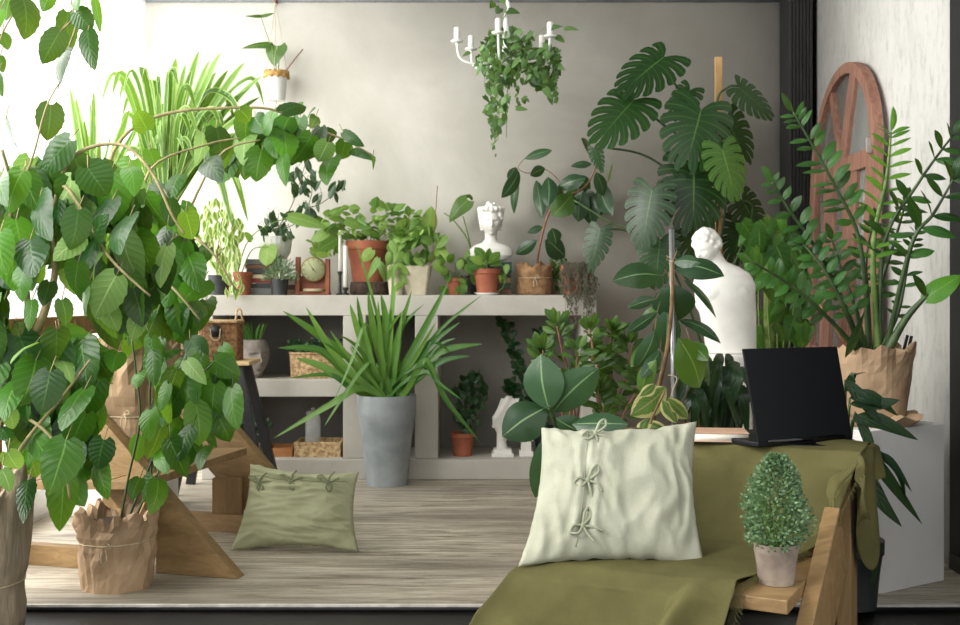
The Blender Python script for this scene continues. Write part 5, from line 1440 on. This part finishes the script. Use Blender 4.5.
# weeping variegated fig
c = sp(219, 5.5); t = plant('variegated_weeping_fig', 'small cream-edged weeping fig at the far left end of the shelf', 'potted plant', tuple(c)); pot(t, c, .055, .045, .10, DARKP)
g, s = G(), G(); fill(g, [(196, 225), (208, 200), (228, 205), (245, 232), (240, 262), (226, 296), (212, 262), (198, 260)], (5.35, 5.55), 150, .060, .030, 'lance', seed=31, spread=.5, down=1.2)
fill(g, [(226, 270), (240, 275), (242, 292), (232, 298)], (5.34, 5.38), 14, .06, .026, 'lance', seed=32, spread=.5, down=1.2)
trunk(s, [(219, 282, 5.5), (217, 262, 5.5), (220, 235, 5.5), (224, 210, 5.5)], .006, .003); trunk(s, [(218, 262, 5.5), (207, 238, 5.5), (205, 215, 5.5)], .004, .002); trunk(s, [(218, 255, 5.5), (232, 238, 5.5), (238, 222, 5.5)], .004, .002)
g.build('foliage', L_BENJ, t); s.build('stem', STEMB, t)
# lower: white pot and dark jade plants
c = V((X(252, 5.5), 5.5, .098)); t = plant('white_pot_plant', 'small white pot with dark sprigs on the bottom shelf behind the stool', 'potted plant', tuple(c)); pot(t, c, .045, .036, .11, WHITEC)
g = G(); fill(g, [(236, 416), (262, 410), (272, 425), (262, 440), (240, 436)], (5.44, 5.56), 60, .035, .018, 'ellip', seed=33, rows=3, cols=2); g.build('foliage', L_FLAT, t)
c = V((X(462.5, 5.5), 5.5, .098)); t = plant('jade_plant', 'dark leaved plant in a terracotta pot in the right shelf compartment', 'potted plant', tuple(c)); pot(t, c, .058, .046, .115, TERRA, rim=.004)
g, s = G(), G(); fill(g, [(460, 376), (475, 370), (486, 385), (492, 402), (484, 412), (478, 430), (466, 436), (456, 420), (452, 392)], (5.45, 5.6), 90, .05, .034, 'round', seed=34, spread=1, rows=4, stems=s)
for q in ([(462, 435, 5.5), (464, 410, 5.5), (468, 382, 5.5)], [(462, 435, 5.5), (474, 412, 5.5), (486, 398, 5.5)]): trunk(s, q, .005, .003)
g.build('foliage', L_FLAT, t); s.build('stem', STEMD, t)
c = V((X(548, 5.6), 5.6, .098)); t = plant('cane_zz_plant', 'dark upright plant with thick leafy canes inside the right compartment', 'potted plant', tuple(c)); pot(t, c, .075, .06, .13, DARKP)
g, s = G(), G()
for (x0, y0, x1, y1, x2, y2) in ((545, 425, 524, 380, 504, 322), (548, 425, 548, 380, 540, 335), (545, 430, 520, 410, 510, 385)):
    pp = spline([P(x0, y0, 5.6), P(x1, y1, 5.6), P(x2, y2, 5.6)], 9); s.tube(pp, .007, .004, smooth=False)
    for q in pp[3:]:
        for k in range(5):
            dv = V((R.uniform(-1, 1), R.uniform(-.9, .4), R.uniform(-.2, .8))).normalized(); leaf(g, q, q + dv * .055, .032, (R.uniform(-.4, .4), -1, .5), 'round', .1, .2, 4, 2)
g.build('foliage', L_FLAT, t); s.build('stem', STEMD, t)

# ------------------------------------------------------------------ hanging pot on the wall
d = 5.70
c = V((X(276.5, d), d, Z(101, d))); t = plant('hanging_wall_pot', 'white textured pot hanging on strings high on the back wall', 'hanging plant', tuple(c))
pot(t, c, .058, .044, .125, WHITEC, rim=.0, seg=40)
g = G(); g.lathe([(.055, .118), (.068, .122), (.066, .15), (.045, .155), (.02, .14)], c, 40, lambda p, a, k, n: V((p.x * (1 + .06 * noise.noise(V((a * 4, k, 1)))), p.y * (1 + .06 * noise.noise(V((a * 4, k, 1)))), p.z + .006 * math.sin(a * 11)))); g.build('coir_liner', STRAW, t)
g, s = G(), G(); hand(g, d - .03, [(272, 45, 241, 48, 9), (277, 46, 274, 66, 27), (262, 16, 274, 13, 5), (262, 16, 244, 15, 6)], shape='heart', bend=.06, jit=.01)
trunk(s, [(276, 78, d), (275, 60, d), (261, 17, d - .03)], .003, .002, 5); trunk(s, [(277, 78, d), (279, 60, d), (277, 47, d - .03)], .003, .002, 5); trunk(s, [(275, 78, d), (272, 46, d - .03)], .003, .002, 5)
g.build('foliage', L_FICG, t); s.build('stem', STEMG, t)
g = G(); g.tube([V((c.x + .02, d, c.z + .12)), P(303, 49, d)], .003, seg=6, smooth=False); g.build('dry_stick', STICKR, t)
g = G(); hk = V((X(276, 5.79), 5.79, Z(2, 5.79)))
for sx in (-1, 0, 1): g.tube([hk + V((0, -.005, 0)), V((c.x + sx * .058, d + (0 if sx else -.058), c.z + .125))], .0014, seg=4, smooth=False)
g.build('hanging_string', TWINE, t)
g = G(); g.box((hk.x - .006, 5.77, hk.z - .006), (hk.x + .006, 5.80, hk.z + .008)); g.build('hook', STICKR, t)

# ------------------------------------------------------------------ chandelier with ivy
d = 4.6
CX, CY = X(506, d), d
zc = Z(52, d)
t = thing('chandelier', 'white five-armed chandelier with candle cups, overgrown with ivy', 'chandelier', (CX, CY, zc - .05))
g = G(); g.lathe([(.001, -.07), (.02, -.055), (.03, -.03), (.018, 0), (.012, .05), (.02, .08), (.010, .11), (.009, .16)], (CX, CY, zc), 24)
g.tube([V((CX, CY, zc + .15)), V((CX + .012, CY, zc + .19)), V((CX - .006, CY, zc + .24)), V((CX - .015, CY, zc + .30)), V((CX - .01, CY, 3.0))], .008, seg=8); g.build('centre_column', WHITEM, t)
g = G(); g.lathe([(.05, 2.99), (.05, 3.0)], (CX - .01, CY, 0), 20); g.build('ceiling_rose', WHITEM, t)
angs = [math.radians(a) for a in (183, 136, 258, 330, 40)]
for i, a in enumerate(angs):
    u = V((math.cos(a), math.sin(a), 0)); o_ = V((CX, CY, zc)); r_ = .205 if i != 2 else .17
    g = G(); g.tube([o_ + u * .01 + V((0, 0, -.02)), o_ + u * .07 + V((0, 0, -.045)), o_ + u * .14 + V((0, 0, -.05)), o_ + u * (r_ - .012) + V((0, 0, -.025)), o_ + u * r_ + V((0, 0, .035))], .0055, seg=8)
    e = o_ + u * r_ + V((0, 0, .035)); g.lathe([(.004, 0), (.024, .004), (.027, .010), (.012, .010)], e, 20); ar = g.build('arm', WHITEM, t)
    g = G(); g.lathe([(.0125, .010), (.0125, .062), (.008, .066), (.006, .066)], e, 16); g.build('candle_sleeve', CANDLE, ar)
# beam it hangs from
g = G(); g.box((-2.0, d - .06, 3.0), (1.7, d + .06, 3.12)); struct(g.build('ceiling_beam', mat('white_beam', (196, 194, 190), (208, 206, 202), .7, 4), bevel=.004))
t = plant('ivy_plant', 'trailing ivy hanging from the middle of the chandelier', 'hanging plant', (CX + .02, CY, zc - .04))
g, s = G(), G()
fill(g, [(478, 48), (492, 34), (510, 30), (538, 38), (556, 48), (560, 70), (553, 92), (540, 92), (528, 78), (508, 82), (490, 80), (476, 66)], (4.42, 4.78), 370, .042, .034, 'heart', seed=41, spread=1.0, down=.7, rows=3, cols=2, tilt=1.3, fold=.3, holes=((534, 20, 552, 44),))
fill(g, [(488, 80), (508, 80), (510, 100), (503, 128), (496, 146), (488, 118), (484, 104)], (4.5, 4.7), 80, .040, .032, 'heart', seed=42, spread=.9, down=.8, tilt=1.2, stems=s, rows=3, cols=2)
fill(g, [(490, 120), (500, 120), (496, 158), (490, 140)], (4.55, 4.65), 22, .026, .016, 'heart', seed=43, spread=.7, stems=s, rows=3, cols=2)
fill(g, [(536, 80), (552, 80), (558, 105), (548, 98)], (4.5, 4.65), 16, .04, .03, 'heart', seed=44, stems=s, rows=3, cols=2)
fill(g, [(510, 82), (532, 80), (528, 105), (514, 112)], (4.55, 4.65), 14, .03, .022, 'heart', seed=45, rows=3, cols=2)
hand(g, 4.5, [(547, 28, 562, 26, 9), (565, 28, 579, 30, 8), (557, 36, 565, 42, 9), (554, 62, 565, 70, 9), (516, 108, 528, 110, 8), (470, 52, 462, 56, 5), (480, 65, 476, 76, 6), (545, 88, 552, 100, 9)], shape='heart', rows=5)
rr = random.Random(8)
for k in range(46):
    x = rr.uniform(482, 556); yb = rr.uniform(60, 88) if x > 510 or x < 492 else rr.uniform(70, 140)
    trunk(s, [(508 + rr.uniform(-12, 16), 50, 4.6), (x, 50, rr.uniform(4.48, 4.7)), (x - 2, yb, rr.uniform(4.5, 4.7))], .0014, .001, 4)
trunk(s, [(530, 45, 4.55), (545, 28, 4.5), (575, 28, 4.5)], .0014, .001, 4)
g.build('foliage', L_IVY, t); s.build('stem', STEMG, t)
t = plant('ivy_sprig', 'short ivy sprig wound round the chandelier column at the top edge', 'hanging plant', (CX - .01, CY, Z(12, d)))
g, s = G(), G(); hand(g, 4.55, [(500, 8, 496, 14, 10), (508, 10, 520, 13, 11), (494, 2, 490, 8, 9), (506, -3, 500, 2, 10), (512, -8, 518, -2, 10), (498, -10, 492, -4, 10)], shape='heart', rows=5)
trunk(s, [(503, 20, d), (507, 8, 4.57), (498, -4, 4.58), (506, -20, d)], .002, .002, 5); g.build('foliage', L_IVY, t); s.build('stem', STEMG, t)

# ------------------------------------------------------------------ pandanus / dracaena by the window
d = 4.75
b = V((X(152, d), d, 0)); ps = thing('plant_pedestal', 'narrow white pedestal behind the left-hand foliage', 'pedestal', tuple(b))
g = G(); g.box((b.x - .09, d - .09, 0), (b.x + .09, d + .09, 1.14)); g.build('pedestal_body', WP, ps, bevel=.004)
c = V((b.x, d, 1.14)); t = plant('pandan_plant', 'fountain of long striped strap leaves in a white pot near the window', 'potted plant', tuple(c)); pot(t, c, .105, .08, .17, WHITEC)
g = G(); o_ = V((b.x + .05, d, 1.28)); rr = random.Random(14)
tips = [(221, 52), (199, 51), (228, 70), (262, 76), (260, 97), (250, 88), (176, 58), (168, 70), (186, 64), (210, 60), (238, 84), (255, 108), (158, 92), (246, 132), (248, 222), (232, 226), (240, 190), (216, 72), (205, 80), (192, 70), (245, 62)]
for i, (x, y) in enumerate(tips):
    e = P(x, y, d + rr.uniform(-.2, .15)); m1 = o_.lerp(e, .45) + V((0, 0, .06 + (.25 if y > 120 else 0))); st0 = o_ + V((rr.uniform(-.04, .04), rr.uniform(-.04, .04), 0))
    m2 = o_.lerp(e, .8) + V((0, 0, .035 + (.18 if y > 120 else 0)))
    curveleaf(g, [st0, m1, m2, e], rr.uniform(.028, .042), (rr.uniform(-.6, .6), -1, .5), n=6)
for k in range(50):
    a = rr.uniform(-1, 1); h = rr.uniform(.25, .58); w_ = rr.uniform(.1, .42)
    e = o_ + V((a * w_, rr.uniform(-.25, .2), h)); e2 = e + V((a * .06, 0, -.03 - abs(a) * .1))
    curveleaf(g, [o_ + V((a * .04, rr.uniform(-.04, .04), 0)), o_.lerp(e, .6) + V((0, 0, .08)), e, e2], rr.uniform(.02, .034), (rr.uniform(-.6, .6), -1, .5), n=5, rn=rr.random())
g.build('foliage', L_STRAPY, t)
# bright strap plant further left at the window
d = 4.6
b = V((X(72, d) + .0, d, 0)); b.x = max(b.x, -1.62)
ps = thing('plant_pedestal', 'white plant stand at the window far left', 'pedestal', tuple(b))
g = G(); g.box((b.x - .09, d - .09, 0), (b.x + .09, d + .09, 1.0)); g.build('pedestal_body', WP, ps, bevel=.004)
c = V((b.x, d, 1.0)); t = plant('window_dracaena', 'pale backlit strap leaved plant against the bright window', 'potted plant', tuple(c)); pot(t, c, .08, .065, .14, WHITEC)
g = G(); o_ = V((b.x, d, 1.12))
for (x, y) in [(70, 86), (94, 89), (130, 108), (56, 118), (38, 96), (112, 132), (135, 128), (30, 130), (48, 140), (120, 150), (100, 140), (18, 120), (84, 118)]:
    e = P(x, y, d + rr.uniform(-.1, .1)); e.x = max(e.x, -1.68)
    curveleaf(g, [o_, o_.lerp(e, .5) + V((0, 0, .05)), e], rr.uniform(.022, .036), (rr.uniform(-.6, .6), -1, .4), n=6)
g.build('foliage', L_STRAPY, t)
# ------------------------------------------------------------------ the big hibiscus-like plants at the left
BRN = STEMT
# B: kraft paper pot on the platform
d = 3.48
c = V((X(117, d), 3.48, 0)); t = plant('kraft_paper_plant', 'leafy plant in crumpled kraft paper tied with string, on the floor at left', 'potted plant', tuple(c))
papercover(t, c, .112, .106, .235, PAPER, seed=1, twine=.62, amp=.17, flare=.6, rows=11, seg=52)
g, s = G(), G()
hand(g, 3.42, [(150, 520, 147, 548, 0)] if False else [
    (160, 450, 168, 474, 20), (152, 476, 142, 502, 22), (158, 480, 150, 514, 22), (170, 440, 186, 478, 28), (196, 404, 200, 446, 30), (232, 388, 238, 430, 26), (214, 360, 240, 376, 26), (176, 398, 170, 424, 24),
    (140, 372, 136, 388, 16), (150, 352, 152, 388, 18), (205, 420, 216, 448, 24), (186, 360, 206, 384, 18, 2), (168, 384, 158, 412, 18), (150, 410, 148, 440, 20), (176, 350, 160, 362, 22), (222, 346, 232, 372, 20), (192, 428, 178, 462, 24), (140, 478, 132, 500, 16), (142, 436, 136, 462, 20), (208, 446, 200, 470, 20), (158, 430, 162, 458, 22)], ser=.5, fold=.12, bend=.16, rows=11, stems=s, jit=.06)
for q in ([(118, 545, 3.52), (140, 490, 3.48), (165, 430, 3.45), (188, 390, 3.42), (214, 362, 3.42)], [(116, 545, 3.52), (128, 480, 3.5), (140, 420, 3.46), (136, 372, 3.45), (132, 340, 3.45)], [(120, 545, 3.52), (150, 480, 3.5), (150, 400, 3.46), (152, 350, 3.45)], [(122, 545, 3.52), (160, 470, 3.46), (196, 420, 3.44), (232, 390, 3.42)]):
    trunk(s, q, .0042, .0028, 6)
fill(g, [(150, 350), (200, 355), (232, 388), (226, 425), (200, 448), (165, 465), (150, 440), (160, 400)], (3.38, 3.55), 34, .12, .09, 'ovate', seed=51, ser=.5, rows=11, spread=.6, stems=s)
g.build('foliage', [L_HIB, L_HIBD, L_HIBP], t); s.build('stem', STEMD, t)
g = G(); g.tube([V((c.x + .07, c.y - .04, .2)), P(146, 500, 3.44)], .0035, seg=6, smooth=False); g.build('support_stick', STICK, t)

# A: burlap pot at the left edge on the dark floor
c = V((X(-26, 3.1), 3.09, -.02)); t = plant('burlap_pot_plant', 'big leafy plant in a tied burlap wrapped pot at the left edge', 'potted plant', tuple(c))
papercover(t, c, .150, .135, .42, BURLAP, seed=3, twine=.30, amp=.05, flare=.05, rows=12, seg=52)
g, s = G(), G()
# branch skeleton
for q, r0, r1 in (([(-26, 540, 3.1), (0, 420, 3.1), (22, 350, 3.1), (28, 318, 3.08), (26, 285, 3.05)], .016, .008), ([(22, 350, 3.1), (38, 328, 3.08), (48, 300, 3.05), (55, 270, 3.05), (50, 225, 3.05)], .014, .007),
                  ([(26, 285, 3.05), (10, 240, 3.0), (12, 190, 3.0), (2, 150, 2.95)], .007, .004), ([(50, 225, 3.05), (62, 186, 3.0), (84, 214, 2.95), (110, 258, 2.9), (150, 296, 2.88)], .006, .003),
                  ([(-26, 540, 3.1), (20, 450, 3.0), (60, 400, 2.98), (90, 360, 2.95)], .007, .003), ([(0, 420, 3.1), (30, 420, 3.0), (60, 450, 2.95), (70, 500, 2.95)], .006, .003), ([(12, 190, 3.0), (30, 165, 3.0), (46, 108, 3.0), (60, 82, 3.0)], .004, .002),
                  ([(50, 225, 3.05), (70, 160, 3.0), (118, 144, 3.0), (150, 170, 2.95), (172, 215, 2.92), (184, 234, 2.9)], .006, .003)):
    trunk(s, q, r0, r1, 8)
PAL = 2; DP = 1
items = [(51, 105, 47, 141, 30, DP), (6, 119, 18, 152, 22, DP), (70, 140, 42, 172, 34, DP), (22, 172, 6, 214, 30), (24, 172, 42, 214, 32), (0, 178, 6, 206, 26), (88, 168, 108, 196, 40, DP), (62, 190, 58, 226, 28, DP),
         (82, 238, 53, 260, 24, PAL), (105, 246, 90, 284, 20, PAL), (116, 276, 94, 318, 36, PAL), (104, 304, 118, 332, 26, PAL), (50, 282, 43, 306, 20, DP), (62, 300, 66, 326, 18), (32, 300, 28, 330, 14), (60, 330, 100, 352, 32), (10, 250, 14, 290, 34), (0, 232, 4, 272, 30),
         (30, 240, 34, 276, 36, DP), (78, 262, 76, 296, 30), (88, 286, 84, 318, 22), (40, 196, 50, 240, 38, DP), (16, 220, 26, 262, 34), (112, 200, 96, 236, 36, DP), (130, 216, 120, 254, 34, DP), (78, 210, 70, 250, 30, DP), (96, 246, 108, 214, 24, DP),
         (34, 345, 8, 360, 20, PAL), (36, 360, 20, 406, 40), (50, 372, 40, 414, 34, DP), (56, 356, 72, 382, 20, PAL), (74, 344, 98, 376, 36), (92, 350, 112, 378, 30), (96, 368, 84, 406, 34), (84, 390, 60, 430, 40), (28, 408, 46, 466, 44), (60, 402, 70, 470, 44), (66, 440, 48, 494, 40), (92, 442, 78, 482, 34), (98, 466, 108, 500, 30),
         (64, 466, 60, 532, 34), (28, 480, 22, 520, 20, DP), (104, 440, 98, 470, 30, DP), (8, 410, 14, 430, 18, PAL), (8, 452, 20, 470, 22, PAL), (2, 470, 10, 492, 16, PAL), (0, 428, 10, 442, 20, DP), (40, 420, 26, 470, 36), (90, 416, 100, 452, 32),
         (136, 290, 140, 330, 30), (118, 352, 112, 372, 24), (4, 320, 10, 350, 20), (24, 268, 20, 302, 28), (128, 168, 134, 196, 22), (20, 380, 4, 420, 30), (4, 300, 2, 330, 26, DP)]
hand(g, 2.95, items, ser=.6, fold=.12, bend=.15, rows=12, stems=s, jit=.08, nz=.45)
fill(g, [(0, 180), (40, 175), (110, 180), (150, 215), (170, 260), (150, 330), (110, 330), (75, 290), (55, 262), (30, 270), (0, 300)], (3.0, 3.2), 120, .125, .10, 'ovate', seed=61, ser=.5, rows=11, spread=.6, stems=s, mis=(1, 1, 0, 2))
fill(g, [(0, 350), (60, 345), (110, 345), (98, 390), (96, 470), (75, 500), (40, 470), (22, 440), (0, 420)], (2.98, 3.12), 46, .13, .105, 'ovate', seed=62, ser=.5, rows=11, spread=.5, stems=s, mis=(0, 0, 1))
fill(g, [(-60, 160), (0, 170), (0, 420), (-60, 420)], (2.95, 3.1), 50, .13, .10, 'ovate', seed=63, ser=.5, rows=11, spread=.6, stems=s)
g.build('foliage', [L_HIB, L_HIBD, L_HIBP], t); s.build('stem', BRN, t)

# C: big kraft paper pot on the wooden chair, long branch reaching right
d = 3.86
c = V((X(138, d), d, .30)); c.z = .323
t = plant('chair_hibiscus', 'big paper-wrapped leafy plant standing on the wooden chair, branches reaching right', 'potted plant', tuple(c))
papercover(t, c, .165, .125, .43, PAPER, seed=6, twine=.45, amp=.10, flare=.4, rows=12, seg=52)
g, s = G(), G()
for q, r0, r1 in (([(138, 330, d), (125, 250, 3.8), (108, 175, 3.75), (128, 132, 3.8), (170, 113, 3.85), (225, 108, 3.9), (270, 109, 3.95), (300, 122, 4.0), (345, 140, 4.0), (372, 155, 4.0)], .008, .003),
                  ([(138, 330, d), (150, 270, 3.7), (180, 235, 3.6), (210, 250, 3.5), (236, 290, 3.5)], .007, .003), ([(145, 330, d), (170, 260, 3.8), (215, 160, 3.8), (260, 140, 3.85)], .006, .003), ([(140, 330, d), (140, 240, 3.7), (150, 170, 3.7), (205, 145, 3.8), (240, 138, 3.85)], .006, .003),
                  ([(300, 122, 4.0), (318, 150, 4.0), (330, 170, 3.98)], .003, .002), ([(150, 270, 3.7), (175, 290, 3.5), (200, 320, 3.45)], .006, .003)):
    trunk(s, q, r0, r1, 8)
items = [(147, 130, 136, 110, 22), (296, 110, 303, 102, 8), (282, 112, 306, 104, 24, DP), (270, 118, 262, 134, 26), (255, 116, 268, 132, 22), (246, 128, 243, 165, 28, PAL), (284, 130, 288, 162, 30), (308, 118, 315, 108, 12), (316, 116, 310, 128, 14, PAL), (300, 118, 298, 142, 26), (322, 136, 337, 132, 18, DP), (318, 140, 300, 160, 20), (328, 143, 318, 162, 22, PAL), (345, 142, 340, 160, 20), (332, 158, 326, 184, 30), (343, 132, 364, 146, 12, DP), (352, 150, 374, 158, 12, DP), (373, 156, 375, 166, 5),
         (262, 150, 256, 182, 30), (282, 156, 284, 184, 16), (216, 128, 222, 160, 28, DP), (202, 132, 196, 164, 18, PAL), (232, 158, 216, 184, 30), (250, 138, 268, 152, 24), (272, 136, 276, 156, 22), (240, 110, 250, 122, 18), (205, 162, 220, 180, 26, DP), (132, 160, 122, 190, 26), (150, 150, 160, 170, 20), (180, 175, 170, 200, 22),
         (208, 248, 190, 278, 30), (188, 256, 198, 290, 30), (203, 280, 180, 303, 34), (206, 300, 198, 330, 34), (168, 250, 160, 292, 34), (152, 244, 140, 282, 32), (178, 300, 184, 340, 32), (190, 306, 208, 316, 22, PAL), (160, 296, 154, 330, 32), (144, 262, 132, 292, 24, PAL), (186, 212, 194, 240, 26), (170, 225, 158, 250, 28), (150, 222, 130, 236, 26), (176, 322, 196, 344, 30), (152, 302, 126, 318, 26, PAL), (134, 320, 126, 346, 26), (128, 340, 142, 362, 24), (190, 340, 206, 362, 24, DP)]
hand(g, 3.6, [i for i in items if i[1] > 200], ser=.6, fold=.12, bend=.15, rows=12, stems=s, jit=.10)
hand(g, 3.9, [i for i in items if i[1] <= 200], ser=.6, fold=.12, bend=.15, rows=12, stems=s, jit=.10)
fill(g, [(110, 190), (150, 190), (190, 215), (202, 255), (202, 300), (196, 332), (150, 345), (115, 325), (105, 250)], (3.6, 3.85), 90, .135, .10, 'ovate', seed=71, ser=.5, rows=11, spread=.7, stems=s, mis=(0, 0, 1, 2))
fill(g, [(200, 130), (262, 118), (300, 130), (330, 145), (290, 175), (215, 175)], (3.9, 4.1), 34, .12, .09, 'ovate', seed=72, ser=.5, rows=11, spread=.7, stems=s, mis=(0, 0, 1))
g.build('foliage', [L_HIB, L_HIBD, L_HIBP], t); s.build('stem', BRN, t)

# D: leafy branch hanging in from the top left corner
dd = 3.1
t = plant('hanging_leafy_vine', 'leafy vine hanging into the top left corner before the window', 'hanging plant', tuple(P(60, -60, dd)))
g, s = G(), G()
hand(g, dd, [(22, -2, 24, 39, 30, DP), (50, -8, 42, 12, 18), (68, 12, 70, 53, 24, DP), (76, 12, 92, 30, 24, DP), (88, 30, 94, 68, 20, DP), (60, 32, 42, 64, 26, DP), (66, 50, 60, 84, 22, DP), (94, -4, 101, 32, 10), (0, 10, -2, 30, 14), (2, 34, 8, 50, 14, DP), (0, 56, 3, 72, 12, DP), (-2, 74, 2, 96, 10, DP), (12, -4, 6, 20, 18), (80, -6, 76, 8, 16)], ser=.7, rows=12, jit=.05, stems=s)
for q in ([(60, -60, dd), (72, 5, dd), (76, 25, dd), (66, 55, dd), (58, 90, dd)], [(60, -60, dd), (30, -20, dd), (18, 5, dd), (0, 40, dd), (-4, 80, dd)], [(60, -60, dd), (92, -10, dd)], [(72, 5, dd), (88, 28, dd)], [(74, 18, dd), (60, 32, dd)]): trunk(s, q, .003, .002, 5)
s.tube([P(60, -60, dd), V((P(60, -60, dd).x, dd, 3.0))], .004, .004, 5)
g.build('foliage', [L_HIB, L_HIBD, L_HIBP], t); s.build('stem', BRN, t)
g = G(); g.box((-2.0, dd - .05, 3.0), (1.6, dd + .05, 3.1)); struct(g.build('ceiling_beam', MATS['white_beam'], bevel=.004))
